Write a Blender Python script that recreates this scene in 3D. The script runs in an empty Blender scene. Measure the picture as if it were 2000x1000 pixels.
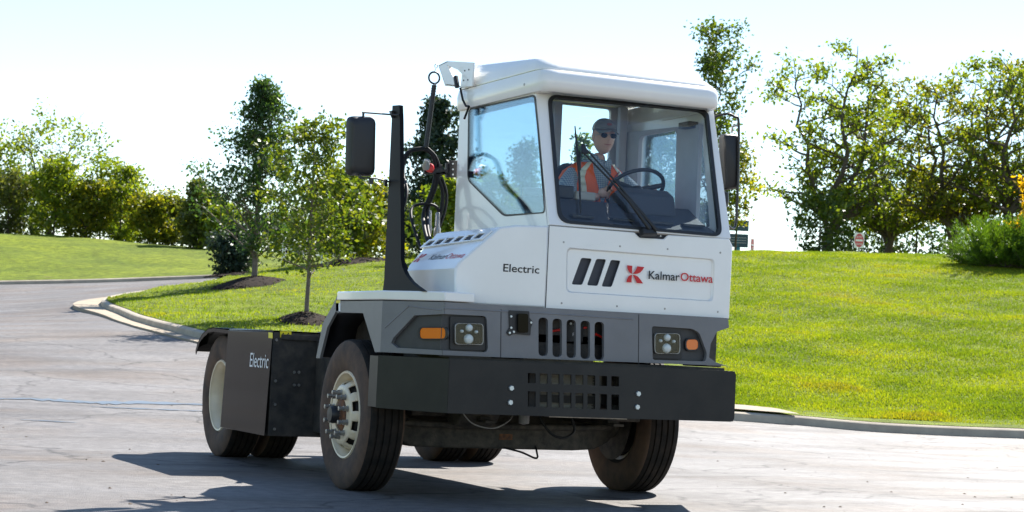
import bpy, bmesh, math, random
import numpy as np
from mathutils import Vector, Matrix
from mathutils.geometry import tessellate_polygon
R = math.radians
V = Vector
random.seed(7)
rng = np.random.default_rng(11)
sc = bpy.context.scene
C = sc.collection

# ------------------------------------------------------------------ camera
CAM = V((-5.66508, -10.95075, 0.98571)); YAW, PIT, ROL, FPX = -0.4296, 0.04979, 0.04587, 3707.957
_f = V((-math.sin(YAW), math.cos(YAW), 0)); _r = V((math.cos(YAW), math.sin(YAW), 0)); _u = V((0, 0, 1))
FH, RH = _f.copy(), _r.copy()                       # level forward and right
CF = _f*math.cos(PIT) + _u*math.sin(PIT); _u2 = _u*math.cos(PIT) - _f*math.sin(PIT)
CR = _r*math.cos(ROL) + _u2*math.sin(ROL); CU = _u2*math.cos(ROL) - _r*math.sin(ROL)
cd = bpy.data.cameras.new('camera'); cam = bpy.data.objects.new('camera', cd); C.objects.link(cam)
cam.matrix_world = Matrix(((CR.x, CU.x, -CF.x, CAM.x), (CR.y, CU.y, -CF.y, CAM.y), (CR.z, CU.z, -CF.z, CAM.z), (0, 0, 0, 1)))
cd.sensor_width = 36; cd.lens = 36*FPX/2000; cd.clip_end = 3000; cd.clip_start = .1
cd.dof.use_dof = True; cd.dof.focus_distance = 13.0; cd.dof.aperture_fstop = 7.1
sc.camera = cam

# ------------------------------------------------------------------ world, sun, exposure
SUN = V((.84, .57, 1.0)).normalized()
w = bpy.data.worlds.new('World'); sc.world = w; w.use_nodes = True
nt = w.node_tree; nt.nodes.clear()
sky = nt.nodes.new('ShaderNodeTexSky'); sky.sky_type = 'NISHITA'; sky.sun_disc = False
sky.sun_elevation = math.asin(SUN.z); sky.sun_rotation = math.atan2(SUN.x, SUN.y)
sky.air_density = 1.0; sky.dust_density = .0; sky.ozone_density = 1.0
bg = nt.nodes.new('ShaderNodeBackground'); bg.inputs[1].default_value = .066
wo = nt.nodes.new('ShaderNodeOutputWorld'); nt.links.new(sky.outputs[0], bg.inputs[0]); nt.links.new(bg.outputs[0], wo.inputs[0])
sl = bpy.data.lights.new('sun', 'SUN'); sl.energy = 4.2; sl.angle = R(.5); sl.color = (1, .955, .88)
so = bpy.data.objects.new('sun', sl); C.objects.link(so); so.rotation_euler = SUN.to_track_quat('Z', 'Y').to_euler()
sc.view_settings.view_transform = 'Standard'; sc.view_settings.look = 'None'; sc.view_settings.gamma = 1
sc.view_settings.exposure = 1.72
sc.render.engine = 'CYCLES'
sc.cycles.max_bounces = 8; sc.cycles.transparent_max_bounces = 24
sc.cycles.use_adaptive_sampling = True

# ------------------------------------------------------------------ materials
def mat(name, col, rough=.5, metal=0., coat=0., spec=.5, noise=0., nscale=8., bump=0., bscale=60., col2=None, trans=0., sheen=0., emit=None):
    m = bpy.data.materials.new(name); m.use_nodes = True; n = m.node_tree.nodes; l = m.node_tree.links
    b = n['Principled BSDF']; b.inputs['Base Color'].default_value = (*col, 1); b.inputs['Roughness'].default_value = rough
    b.inputs['Metallic'].default_value = metal; b.inputs['Coat Weight'].default_value = coat; b.inputs['Specular IOR Level'].default_value = spec
    b.inputs['Coat Roughness'].default_value = .04
    if emit: b.inputs['Emission Color'].default_value = (*emit[0], 1); b.inputs['Emission Strength'].default_value = emit[1]
    tc = n.new('ShaderNodeTexCoord')
    if noise or col2:
        t = n.new('ShaderNodeTexNoise'); t.inputs['Scale'].default_value = nscale; t.inputs['Detail'].default_value = 6; t.inputs['Roughness'].default_value = .62
        l.new(tc.outputs['Object'], t.inputs['Vector'])
        r = n.new('ShaderNodeValToRGB'); l.new(t.outputs[0], r.inputs[0])
        c2 = col2 or tuple(c*(1-noise) for c in col)
        r.color_ramp.elements[0].position = .36; r.color_ramp.elements[0].color = (*c2, 1)
        r.color_ramp.elements[1].position = .64; r.color_ramp.elements[1].color = (*col, 1)
        l.new(r.outputs[0], b.inputs['Base Color'])
    if bump:
        t = n.new('ShaderNodeTexNoise'); t.inputs['Scale'].default_value = bscale; t.inputs['Detail'].default_value = 4
        l.new(tc.outputs['Object'], t.inputs['Vector'])
        bp = n.new('ShaderNodeBump'); bp.inputs['Strength'].default_value = bump; bp.inputs['Distance'].default_value = .01
        l.new(t.outputs[0], bp.inputs['Height']); l.new(bp.outputs[0], b.inputs['Normal'])
    return m

WHITE = mat('white_paint', (.88, .87, .84), .25, coat=.5, noise=.04, nscale=3, bump=.10, bscale=3.5)
GREY = mat('grey_plastic', (.185, .185, .19), .42, noise=.12, nscale=5, bump=.05, bscale=300)
GREYD = mat('dark_grey_plastic', (.045, .046, .048), .5, noise=.2, nscale=14)
BLACK = mat('black_paint', (.007, .008, .010), .38, spec=.35, coat=.0, col2=(.016, .016, .016), nscale=4, bump=.03, bscale=250)
BLACKG = mat('black_gloss_paint', (.003, .004, .003), .1, spec=.08)
BLACKS = mat('black_satin_paint', (.004, .004, .005), .55, spec=.15)
BLACKP = mat('black_plastic', (.015, .015, .016), .45)
FRAME = mat('dusty_black_steel', (.018, .018, .018), .6, col2=(.06, .052, .043), nscale=9, bump=.3, bscale=30)
AXLE = mat('dusty_axle_steel', (.085, .075, .06), .75, col2=(.03, .028, .026), nscale=14, bump=.5, bscale=60)
RUBBER = mat('tyre_rubber', (.012, .011, .010), .8, spec=.25, col2=(.030, .023, .018), nscale=10, bump=.2, bscale=90)
SIDEWALL = mat('dusty_sidewall_rubber', (.13, .078, .050), .85, col2=(.055, .038, .029), nscale=5, bump=.15, bscale=60)
CREAM = mat('cream_wheel_paint', (.78, .66, .47), .38, coat=.2, noise=.08, nscale=10)
STEEL = mat('steel', (.42, .41, .39), .4, metal=.8, noise=.3, nscale=30)
BOLT = mat('zinc_bolt', (.6, .65, .66), .35, metal=.6)
RUST = mat('rusty_steel', (.22, .09, .035), .8, col2=(.07, .04, .03), nscale=30)
ORANGE = mat('orange_lens', (.85, .16, .01), .2, coat=.5)
LENS = mat('chrome_reflector', (.75, .76, .75), .12, metal=.9)
RED = mat('red_plastic', (.7, .02, .015), .35)
YELLOW = mat('yellow_label', (.85, .72, .02), .5)
LBLK = mat('black_ink', (.012, .012, .014), .5)
LRED = mat('red_ink', (.62, .012, .015), .45)
LWHT = mat('white_ink', (.85, .85, .85), .5)
HOSE = mat('black_hose_rubber', (.01, .01, .011), .6, spec=.3)
CABIN = mat('cab_lining', (.46, .47, .51), .6, noise=.1, nscale=6)
DASH = mat('dash_plastic', (.05, .053, .065), .6, bump=.1, bscale=200)
FIN = mat('radiator_fins', (.33, .32, .29), .5, metal=.3)
SEATM = mat('seat_fabric', (.035, .037, .045), .85)
BARK = mat('bark', (.11, .085, .065), .9, col2=(.05, .04, .032), nscale=30, bump=.6, bscale=60)
BARKG = mat('young_bark', (.2, .16, .13), .9, col2=(.11, .09, .075), nscale=20, bump=.5, bscale=50)
SKIN = mat('skin', (.66, .38, .28), .5, noise=.08, nscale=20)
HAIR = mat('grey_hair', (.16, .13, .11), .7)
LIPS = mat('lips', (.42, .15, .12), .5)
VEST = mat('hi_vis_orange_fabric', (.99, .15, .03), .8)
TAPE = mat('reflective_tape', (.8, .78, .6), .4)
CAPG = mat('grey_cap_cloth', (.17, .18, .20), .85)
CAPW = mat('light_cap_mesh', (.6, .61, .62), .85)
JEANS = mat('dark_trousers', (.03, .035, .06), .85)
CONC = mat('concrete', (.48, .42, .33), .9, spec=.2, col2=(.36, .31, .25), nscale=2.5, bump=.2, bscale=40)
GUT = mat('pale_concrete', (.36, .30, .225), .9, spec=.2, col2=(.29, .24, .185), nscale=3, bump=.1, bscale=40)
MULCH = mat('mulch', (.030, .020, .014), .95, spec=.1, col2=(.012, .009, .008), nscale=16, bump=1., bscale=20)
SRED = mat('faded_sign_red', (.62, .10, .12), .5)
SIGNB = mat('dark_teal_sign', (.015, .07, .095), .4)
SIGNP = mat('teal_post', (.01, .24, .30), .4)
GALV = mat('galvanised_steel', (.42, .43, .42), .5, metal=.4)

def shirt_mat():
    m = mat('plaid_shirt_fabric', (.25, .33, .42), .85); n = m.node_tree.nodes; l = m.node_tree.links; b = n['Principled BSDF']
    tc = n.new('ShaderNodeTexCoord'); out = None
    for d, s in (('X', 22), ('Z', 22)):
        wv = n.new('ShaderNodeTexWave'); wv.bands_direction = d; wv.inputs['Scale'].default_value = s; wv.inputs['Distortion'].default_value = .6
        l.new(tc.outputs['Object'], wv.inputs['Vector'])
        r = n.new('ShaderNodeValToRGB'); l.new(wv.outputs[0], r.inputs[0])
        r.color_ramp.elements[0].color = (.08, .14, .26, 1); r.color_ramp.elements[1].color = (.5, .55, .55, 1)
        if out is None: out = r
        else:
            mx = n.new('ShaderNodeMixRGB'); mx.inputs[0].default_value = .5; l.new(out.outputs[0], mx.inputs[1]); l.new(r.outputs[0], mx.inputs[2]); l.new(mx.outputs[0], b.inputs['Base Color'])
    return m
SHIRT = shirt_mat()

def glass_mat(name, tint, refl=.5, rough=0.):
    m = bpy.data.materials.new(name); m.use_nodes = True; n = m.node_tree.nodes; l = m.node_tree.links; n.clear()
    o = n.new('ShaderNodeOutputMaterial'); t = n.new('ShaderNodeBsdfTransparent'); t.inputs[0].default_value = (*tint, 1)
    g = n.new('ShaderNodeBsdfGlossy'); g.inputs['Roughness'].default_value = rough; g.inputs[0].default_value = (.9, .95, 1, 1)
    f = n.new('ShaderNodeFresnel'); f.inputs[0].default_value = 1.5
    mu = n.new('ShaderNodeMath'); mu.operation = 'MULTIPLY'; mu.inputs[1].default_value = refl; l.new(f.outputs[0], mu.inputs[0])
    mx = n.new('ShaderNodeMixShader'); l.new(mu.outputs[0], mx.inputs[0]); l.new(t.outputs[0], mx.inputs[1]); l.new(g.outputs[0], mx.inputs[2]); l.new(mx.outputs[0], o.inputs[0])
    return m
GLASS = glass_mat('windscreen_glass', (.97, .985, .99), .42, .01)
GLASSB = glass_mat('blue_tinted_glass', (.78, .90, .96), .8, .01)
GLASSC = glass_mat('clear_lens_glass', (.93, .95, .96), .25)
GLASSR = glass_mat('rear_glass', (.88, .95, .98), .8)

def leaf_mat(name, c1, c2, c3, tr=.45, rough=.45):
    m = bpy.data.materials.new(name); m.use_nodes = True; n = m.node_tree.nodes; l = m.node_tree.links; n.clear()
    o = n.new('ShaderNodeOutputMaterial'); g = n.new('ShaderNodeNewGeometry'); r = n.new('ShaderNodeValToRGB'); l.new(g.outputs['Random Per Island'], r.inputs[0])
    r.color_ramp.elements[0].color = (*c1, 1); r.color_ramp.elements[1].color = (*c3, 1)
    e = r.color_ramp.elements.new(.5); e.color = (*c2, 1)
    p = n.new('ShaderNodeBsdfPrincipled'); p.inputs['Roughness'].default_value = rough; p.inputs['Specular IOR Level'].default_value = .35; l.new(r.outputs[0], p.inputs['Base Color'])
    t = n.new('ShaderNodeBsdfTranslucent'); mc = n.new('ShaderNodeMixRGB'); mc.blend_type = 'MULTIPLY'; mc.inputs[0].default_value = 1; mc.inputs[2].default_value = (1.9, 1.7, .55, 1)
    l.new(r.outputs[0], mc.inputs[1]); l.new(mc.outputs[0], t.inputs[0])
    mx = n.new('ShaderNodeMixShader'); mx.inputs[0].default_value = tr; l.new(p.outputs[0], mx.inputs[1]); l.new(t.outputs[0], mx.inputs[2]); l.new(mx.outputs[0], o.inputs[0])
    return m
LF_DARK = leaf_mat('dark_green_leaves', (.022, .055, .022), (.035, .08, .03), (.06, .11, .03))
LF_OAK = leaf_mat('oak_leaves', (.04, .08, .015), (.08, .125, .016), (.16, .19, .02))
LF_YG = leaf_mat('yellow_green_leaves', (.07, .12, .014), (.12, .18, .018), (.20, .24, .025), .5)
LF_LIME = leaf_mat('autumn_tinged_leaves', (.07, .11, .012), (.14, .17, .015), (.24, .23, .02), .5)
LF_MID = leaf_mat('mid_green_leaves', (.035, .07, .015), (.065, .11, .018), (.11, .15, .02), .45)
LF_CON = leaf_mat('conifer_needles', (.015, .035, .022), (.025, .05, .03), (.035, .065, .035), .2)
LF_JUN = leaf_mat('juniper_needles', (.035, .085, .008), (.07, .14, .012), (.11, .20, .018), .35)
LF_GOLD = leaf_mat('golden_leaves', (.28, .20, .01), (.42, .28, .012), (.5, .32, .02), .5)
LF_OLIVE = leaf_mat('olive_green_leaves', (.05, .075, .022), (.09, .115, .03), (.14, .16, .04), .45)
GRASSB = leaf_mat('grass_blades', (.13, .20, .008), (.185, .26, .012), (.25, .29, .022), .4, .6)
def vary(m):
    n = m.node_tree.nodes; l = m.node_tree.links; r = next(x for x in n if x.type == 'VALTORGB'); g = n.new('ShaderNodeNewGeometry')
    t = n.new('ShaderNodeTexNoise'); t.inputs['Scale'].default_value = .45; t.inputs['Detail'].default_value = 7; l.new(g.outputs['Position'], t.inputs['Vector'])
    q = n.new('ShaderNodeValToRGB'); l.new(t.outputs[0], q.inputs[0]); q.color_ramp.elements[0].position = .40; q.color_ramp.elements[0].color = (.62, .72, .8, 1); q.color_ramp.elements[1].position = .6; q.color_ramp.elements[1].color = (1.12, 1.06, 1, 1)
    e = q.color_ramp.elements.new(.68); e.color = (1.15, .88, 1.2, 1)
    for lk in list(r.outputs[0].links):
        x = n.new('ShaderNodeMixRGB'); x.blend_type = 'MULTIPLY'; x.inputs[0].default_value = 1; to = lk.to_socket; l.new(r.outputs[0], x.inputs[1]); l.new(q.outputs[0], x.inputs[2]); l.new(x.outputs[0], to)
vary(GRASSB)

def grass_mat():
    m = bpy.data.materials.new('lawn'); m.use_nodes = True; n = m.node_tree.nodes; l = m.node_tree.links; b = n['Principled BSDF']
    b.inputs['Roughness'].default_value = .9; b.inputs['Specular IOR Level'].default_value = .15
    tc = n.new('ShaderNodeTexCoord')
    def ns(s, det=6, z=1):
        mp = n.new('ShaderNodeMapping'); mp.inputs['Scale'].default_value = (1, 1, z); l.new(tc.outputs['Object'], mp.inputs[0])
        t = n.new('ShaderNodeTexNoise'); t.inputs['Scale'].default_value = s; t.inputs['Detail'].default_value = det; l.new(mp.outputs[0], t.inputs['Vector']); return t
    a, c, d = ns(.35), ns(4, 8), ns(30, 4)
    r1 = n.new('ShaderNodeValToRGB'); l.new(a.outputs[0], r1.inputs[0])
    r1.color_ramp.elements[0].position = .35; r1.color_ramp.elements[0].color = (.105, .155, .007, 1)
    r1.color_ramp.elements[1].position = .65; r1.color_ramp.elements[1].color = (.18, .235, .010, 1)
    r2 = n.new('ShaderNodeValToRGB'); l.new(c.outputs[0], r2.inputs[0])
    r2.color_ramp.elements[0].position = .38; r2.color_ramp.elements[0].color = (.62, .6, .5, 1); r2.color_ramp.elements[1].position = .62; r2.color_ramp.elements[1].color = (1.1, 1.05, 1, 1)
    r3 = n.new('ShaderNodeValToRGB'); l.new(d.outputs[0], r3.inputs[0])
    r3.color_ramp.elements[0].position = .35; r3.color_ramp.elements[0].color = (.6, .6, .6, 1); r3.color_ramp.elements[1].position = .65; r3.color_ramp.elements[1].color = (1.2, 1.2, 1.2, 1)
    m1 = n.new('ShaderNodeMixRGB'); m1.blend_type = 'MULTIPLY'; m1.inputs[0].default_value = 1; l.new(r1.outputs[0], m1.inputs[1]); l.new(r2.outputs[0], m1.inputs[2])
    m2 = n.new('ShaderNodeMixRGB'); m2.blend_type = 'MULTIPLY'; m2.inputs[0].default_value = 1; l.new(m1.outputs[0], m2.inputs[1]); l.new(r3.outputs[0], m2.inputs[2])
    # worn soil patches
    e = ns(.8, 9); r4 = n.new('ShaderNodeValToRGB'); l.new(e.outputs[0], r4.inputs[0])
    r4.color_ramp.elements[0].position = .67; r4.color_ramp.elements[0].color = (0, 0, 0, 1); r4.color_ramp.elements[1].position = .74; r4.color_ramp.elements[1].color = (.8, .8, .8, 1)
    m3 = n.new('ShaderNodeMixRGB'); l.new(r4.outputs[0], m3.inputs[0]); l.new(m2.outputs[0], m3.inputs[1]); m3.inputs[2].default_value = (.14, .10, .05, 1)
    l.new(m3.outputs[0], b.inputs['Base Color'])
    bp = n.new('ShaderNodeBump'); bp.inputs['Strength'].default_value = .9; bp.inputs['Distance'].default_value = .05; l.new(d.outputs[0], bp.inputs['Height']); l.new(bp.outputs[0], b.inputs['Normal'])
    return m
LAWN = grass_mat()

def road_mat():
    m = bpy.data.materials.new('weathered_asphalt'); m.use_nodes = True; n = m.node_tree.nodes; l = m.node_tree.links; b = n['Principled BSDF']
    b.inputs['Specular IOR Level'].default_value = .38
    tc = n.new('ShaderNodeTexCoord')
    def ns(s, det=6, sx=1, sy=1, rot=0, dist=0):
        mp = n.new('ShaderNodeMapping'); mp.inputs['Scale'].default_value = (sx, sy, 1); mp.inputs['Rotation'].default_value = (0, 0, rot); l.new(tc.outputs['Object'], mp.inputs[0])
        t = n.new('ShaderNodeTexNoise'); t.inputs['Scale'].default_value = s; t.inputs['Detail'].default_value = det; t.inputs['Distortion'].default_value = dist; l.new(mp.outputs[0], t.inputs['Vector']); return t
    def ramp(t, p0, c0, p1, c1):
        r = n.new('ShaderNodeValToRGB'); l.new(t.outputs[0], r.inputs[0]); r.color_ramp.elements[0].position = p0; r.color_ramp.elements[0].color = (*c0, 1)
        r.color_ramp.elements[1].position = p1; r.color_ramp.elements[1].color = (*c1, 1); return r
    def mix(a, c, mode='MULTIPLY', f=1.):
        x = n.new('ShaderNodeMixRGB'); x.blend_type = mode; x.inputs[0].default_value = f; l.new(a.outputs[0], x.inputs[1]); l.new(c.outputs[0], x.inputs[2]); return x
    base = ramp(ns(.5, 8), .35, (.112, .104, .102), .68, (.158, .152, .152))
    grain = ramp(ns(110, 5), .3, (.45, .45, .45), .7, (1.45, 1.42, 1.4))
    mid = ramp(ns(9, 8), .35, (.78, .77, .76), .65, (1.15, 1.14, 1.12))
    streak = ramp(ns(1.1, 10, .35, 1.3, R(-25), .8), .34, (.70, .69, .68), .48, (1, 1, 1))
    stain = ramp(ns(.7, 6, .5, 1, R(20)), .36, (.95, .84, .74), .5, (1, 1, 1))
    x = mix(mix(mix(mix(base, grain), mid), streak), stain)
    # fine cracks: thin dark lines
    vo = n.new('ShaderNodeTexVoronoi'); vo.feature = 'DISTANCE_TO_EDGE'; vo.inputs['Scale'].default_value = .32
    wn = ns(1.5, 6); ad = n.new('ShaderNodeMixRGB'); ad.blend_type = 'ADD'; ad.inputs[0].default_value = .9; l.new(tc.outputs['Object'], ad.inputs[1]); l.new(wn.outputs[1], ad.inputs[2])
    l.new(ad.outputs[0], vo.inputs['Vector'])
    cr = n.new('ShaderNodeValToRGB'); l.new(vo.outputs[0], cr.inputs[0]); cr.color_ramp.elements[0].position = .0; cr.color_ramp.elements[0].color = (.3, .28, .27, 1)
    cr.color_ramp.elements[1].position = .010; cr.color_ramp.elements[1].color = (1, 1, 1, 1)
    x = mix(x, cr)
    l.new(x.outputs[0], b.inputs['Base Color'])
    rr = ramp(ns(1.5, 6, .3, 1), .4, (.62, .62, .62), .62, (.74, .74, .74)); l.new(rr.outputs[0], b.inputs['Roughness'])
    bp = n.new('ShaderNodeBump'); bp.inputs['Strength'].default_value = .55; bp.inputs['Distance'].default_value = .006; l.new(grain.outputs[0], bp.inputs['Height']); l.new(bp.outputs[0], b.inputs['Normal'])
    return m
ROAD = road_mat()

# ------------------------------------------------------------------ builders
def put(name, me, m, parent=None, smooth=None):
    """link a mesh given in world coordinates as one object, its origin at its parent's base"""
    o = bpy.data.objects.new(name, me); C.objects.link(o)
    ms = m if isinstance(m, (list, tuple)) else [m]
    for x in ms: me.materials.append(x)
    if parent is not None:
        o.parent = parent; b = base_of(parent); me.transform(Matrix.Translation(-b))
    if smooth is not None:
        me.polygons.foreach_set('use_smooth', [True]*len(me.polygons))
        if smooth < 180: me.set_sharp_from_angle(angle=R(smooth))
    return o
def base_of(o):
    b = V((0, 0, 0))
    while o is not None: b += o.location; o = o.parent
    return b
def thing(name, label, cat, loc, group=None):
    o = bpy.data.objects.new(name, None); C.objects.link(o); o.location = loc; o.empty_display_size = .2
    return tag(o, label, cat, group)
def tag(o, label=None, cat=None, group=None, kind=None):
    if label: o['label'] = label
    if cat: o['category'] = cat
    if group: o['group'] = group
    if kind: o['kind'] = kind
    return o

class MB:
    def __init__(s): s.v, s.f, s.mi = [], [], []; s.m = 0
    def add(s, vs, fs):
        k = len(s.v); s.v += [tuple(x) for x in vs]; s.f += [tuple(i+k for i in f) for f in fs]; s.mi += [s.m]*len(fs); return s
    def box(s, a, b):
        (x0, y0, z0), (x1, y1, z1) = a, b
        return s.add([(x0,y0,z0),(x1,y0,z0),(x1,y1,z0),(x0,y1,z0),(x0,y0,z1),(x1,y0,z1),(x1,y1,z1),(x0,y1,z1)], [(0,3,2,1),(4,5,6,7),(0,1,5,4),(1,2,6,5),(2,3,7,6),(3,0,4,7)])
    def tube(s, pts, r, n=10, cap=True):
        pts = [V(p) for p in pts]; rs = r if isinstance(r, (list, tuple)) else [r]*len(pts); vs, fs = [], []
        t0 = (pts[1]-pts[0]).normalized(); a = t0.orthogonal().normalized()
        for i, p in enumerate(pts):
            t = (pts[min(i+1, len(pts)-1)] - pts[max(i-1, 0)]).normalized()
            a = (a - t*a.dot(t)).normalized(); b = t.cross(a)
            for k in range(n):
                q = 2*math.pi*k/n; vs.append(p + (a*math.cos(q) + b*math.sin(q))*rs[i])
        for i in range(len(pts)-1):
            for k in range(n): fs.append((i*n+k, i*n+(k+1) % n, (i+1)*n+(k+1) % n, (i+1)*n+k))
        if cap: fs.append(tuple(reversed(range(n)))); fs.append(tuple((len(pts)-1)*n+k for k in range(n)))
        return s.add(vs, fs)
    def lathe(s, prof, o, ax, n=48, ref=None, closed=False, cap=True):
        """prof: list of (radius, along)"""
        o, ax = V(o), V(ax).normalized(); a = ax.orthogonal().normalized(); b = ax.cross(a); vs, fs = [], []
        for (r, h) in prof:
            for k in range(n):
                q = 2*math.pi*k/n; vs.append(o + ax*h + (a*math.cos(q)+b*math.sin(q))*r)
        m = len(prof)
        for i in range(m if closed else m-1):
            j = (i+1) % m
            for k in range(n): fs.append((i*n+k, j*n+k, j*n+(k+1) % n, i*n+(k+1) % n))
        if not closed and cap:
            if prof[0][0] > 1e-4: fs.append(tuple(range(n)))
            if prof[-1][0] > 1e-4: fs.append(tuple(reversed([(m-1)*n+k for k in range(n)])))
        return s.add(vs, fs)
    def loft(s, rings, cap=True, closed=True):
        n = len(rings[0]); vs = [p for r in rings for p in r]; fs = []
        for i in range(len(rings)-1):
            for k in range(n if closed else n-1): fs.append((i*n+k, i*n+(k+1) % n, (i+1)*n+(k+1) % n, (i+1)*n+k))
        if cap: fs.append(tuple(reversed(range(n)))); fs.append(tuple((len(rings)-1)*n+k for k in range(n)))
        return s.add(vs, fs)
    def plate(s, pl, outer, holes=(), t=.02, off=0.):
        """flat plate with holes on plane pl, thickness t going behind the plane; off moves it outwards"""
        loops = [list(outer)] + [list(h) for h in holes]
        tris = tessellate_polygon([[V((p[0], p[1], 0)) for p in lp] for lp in loops])
        flat = [p for lp in loops for p in lp]; n = len(flat)
        vs = [pl.p3(*p, off) for p in flat] + [pl.p3(*p, off-t) for p in flat]
        fs = []
        for a, b, c in tris:
            fs.append((a, b, c)); fs.append((c+n, b+n, a+n))
        k = 0
        for lp in loops:
            m = len(lp)
            for i in range(m): fs.append((k+i, k+(i+1) % m, k+(i+1) % m+n, k+i+n))
            k += m
        return s.add(vs, fs)
    def build(s, name, m, parent=None, smooth=30, bevel=0, seg=2, sub=0):
        me = bpy.data.meshes.new(name); me.from_pydata(s.v, [], s.f); me.update()
        if max(s.mi, default=0): me.polygons.foreach_set('material_index', s.mi)
        bm = bmesh.new(); bm.from_mesh(me); bmesh.ops.recalc_face_normals(bm, faces=bm.faces); bm.to_mesh(me); bm.free()
        o = put(name, me, m, parent, smooth)
        if bevel:
            b = o.modifiers.new('bevel', 'BEVEL'); b.width = bevel; b.segments = seg; b.limit_method = 'ANGLE'; b.angle_limit = R(35); b.harden_normals = False
        if sub:
            b = o.modifiers.new('sub', 'SUBSURF'); b.levels = sub; b.render_levels = sub
        return o

def spline(P, n=8):
    P = [V(p) for p in P]; P = [P[0]]+P+[P[-1]]; out = []
    for i in range(1, len(P)-2):
        for k in range(n):
            t = k/n; out.append(.5*((2*P[i])+(P[i+1]-P[i-1])*t+(2*P[i-1]-5*P[i]+4*P[i+1]-P[i+2])*t*t+(3*P[i]-P[i-1]-3*P[i+1]+P[i+2])*t**3))
    return out+[P[-2]]
class Plane:
    def __init__(s, O, U, W):
        s.O, s.U, s.W = V(O), V(U).normalized(), V(W).normalized(); s.N = s.U.cross(s.W)
        if s.N.dot(CAM - s.O) < 0: s.N = -s.N
    def hit(s, px, py):
        """where the line of sight measured at this spot of the photograph meets the plane"""
        d = CF + CR*((px-1000)/FPX) + CU*((500-py)/FPX); t = (s.O-CAM).dot(s.N)/d.dot(s.N); q = CAM + d*t - s.O
        return (q.dot(s.U), q.dot(s.W))
    def hits(s, pts): return [s.hit(*p) for p in pts]
    def p3(s, a, b, off=0.): return s.O + s.U*a + s.W*b + s.N*off
    def h3(s, px, py, off=0.): return s.p3(*s.hit(px, py), off)

def rnd(pts, r, n=5):
    """round the corners of a 2D polygon"""
    out = []; m = len(pts); rs = r if isinstance(r, (list, tuple)) else [r]*m
    for i in range(m):
        p, a, b = V(pts[i]), V(pts[i-1]), V(pts[(i+1) % m]); u, v = (a-p), (b-p); ri = min(rs[i], u.length*.49, v.length*.49)
        if ri < 1e-4: out.append(tuple(p)); continue
        p0, p1 = p + u.normalized()*ri, p + v.normalized()*ri
        for k in range(n+1):
            t = k/n; q = p0*(1-t)**2 + p*2*t*(1-t) + p1*t*t; out.append(tuple(q))
    return out
def inset(pts, d):
    c = sum((V(p) for p in pts), V((0, 0)))/len(pts); return [tuple(V(p) + (c-V(p)).normalized()*d) for p in pts]

def text_mesh(name, body, pl, a, b, h, m, parent, ext=.0015, sx=1., sh=0., flip=False, off=.002, font_off=0.):
    """lettering whose lower left corner is (a, b) on plane pl, cap height h"""
    cu = bpy.data.curves.new(name, 'FONT'); cu.body = body; cu.size = 1; cu.extrude = .0; cu.shear = sh; cu.offset = font_off; cu.resolution_u = 3
    to = bpy.data.objects.new(name, cu); C.objects.link(to); dg = bpy.context.evaluated_depsgraph_get()
    me = bpy.data.meshes.new_from_object(to.evaluated_get(dg)); C.objects.unlink(to); bpy.data.objects.remove(to)
    k = h/.73; s = -1 if flip else 1
    for v in me.vertices:
        v.co = pl.p3(a + s*v.co.x*k*sx, b + v.co.y*k, off)
    o = put(name, me, m, parent)
    return o
def text_width(body, h, sx=1.):
    cu = bpy.data.curves.new('t', 'FONT'); cu.body = body; to = bpy.data.objects.new('t', cu); C.objects.link(to); bpy.context.view_layer.update()
    d = to.dimensions.x; C.objects.unlink(to); bpy.data.objects.remove(to); return d*h/.73*sx

# ------------------------------------------------------------------ terrain (height field through surveyed points)
def W2(u, d): return (CAM.x + RH.x*u + FH.x*d, CAM.y + RH.y*u + FH.y*d)
def hor(px): return 500 + FPX*math.tan(PIT) + (px-1000)*math.tan(ROL)*1.0
def surv(px, py, d):
    """world point seen at (px, py) at forward distance d"""
    r = CF + CR*((px-1000)/FPX) + CU*((500-py)/FPX); t = d/ (r.x*FH.x + r.y*FH.y); return CAM + r*t
pts = []
for u in (-9, -5, -1, 3, 7, 11):
    for d in (-6, 0, 6, 11, 14, 17): pts.append((*W2(u, d), 0))
for d in (20, 24): pts.append((*W2(4, d), .0)); pts.append((*W2(9, d), .0))
S = lambda *a: pts.append(tuple(surv(*a)))
for a in ((0, 800, 19), (0, 726, 24.5), (0, 655, 32), (0, 607, 43), (-300, 640, 32), (-300, 560, 60),
          (0, 557, 62), (200, 553, 64), (430, 545, 66), (215, 600, 44), (405, 668, 30), (300, 642, 36), (230, 615, 41), (300, 575, 52), (430, 550, 64),
          (497, 549, 46), (597, 622, 34), (640, 520, 58), (520, 580, 40), (520, 530, 56), (460, 640, 32),
          (0, 457, 80), (200, 472, 80), (350, 489, 80), (430, 503, 77), (560, 500, 74), (0, 510, 70), (-300, 457, 80),
          (1440, 822, 28), (1570, 833, 28), (1250, 806, 28), (1850, 850, 28), (1700, 843, 28), (2000, 856, 28), (2300, 870, 28), (1700, 754, 32), (1700, 654, 38), (1700, 570, 45), (1450, 760, 32), (2000, 760, 32), (1450, 640, 39), (2000, 650, 38),
          (1440, 498, 52), (1500, 502, 52), (1700, 508, 52), (1850, 514, 52), (2000, 518, 52), (2300, 525, 52), (1200, 500, 54), (1000, 510, 56), (800, 515, 57), (1100, 640, 38), (800, 640, 36)): S(*a)
for u, d, z in ((-30, 100, 4.6), (-15, 100, 4.2), (0, 100, 4.), (15, 100, 4), (35, 100, 4), (0, 66, 4.1), (10, 64, 4.2), (17, 64, 4.3), (5, 64, 4.2), (-60, 130, 4), (0, 140, 4), (60, 130, 4), (-45, 60, 2), (45, 50, 3), (-25, 0, 0), (25, 0, 0), (-20, -20, 0), (20, -20, 0)):
    pts.append((*W2(u, d), z))
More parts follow.
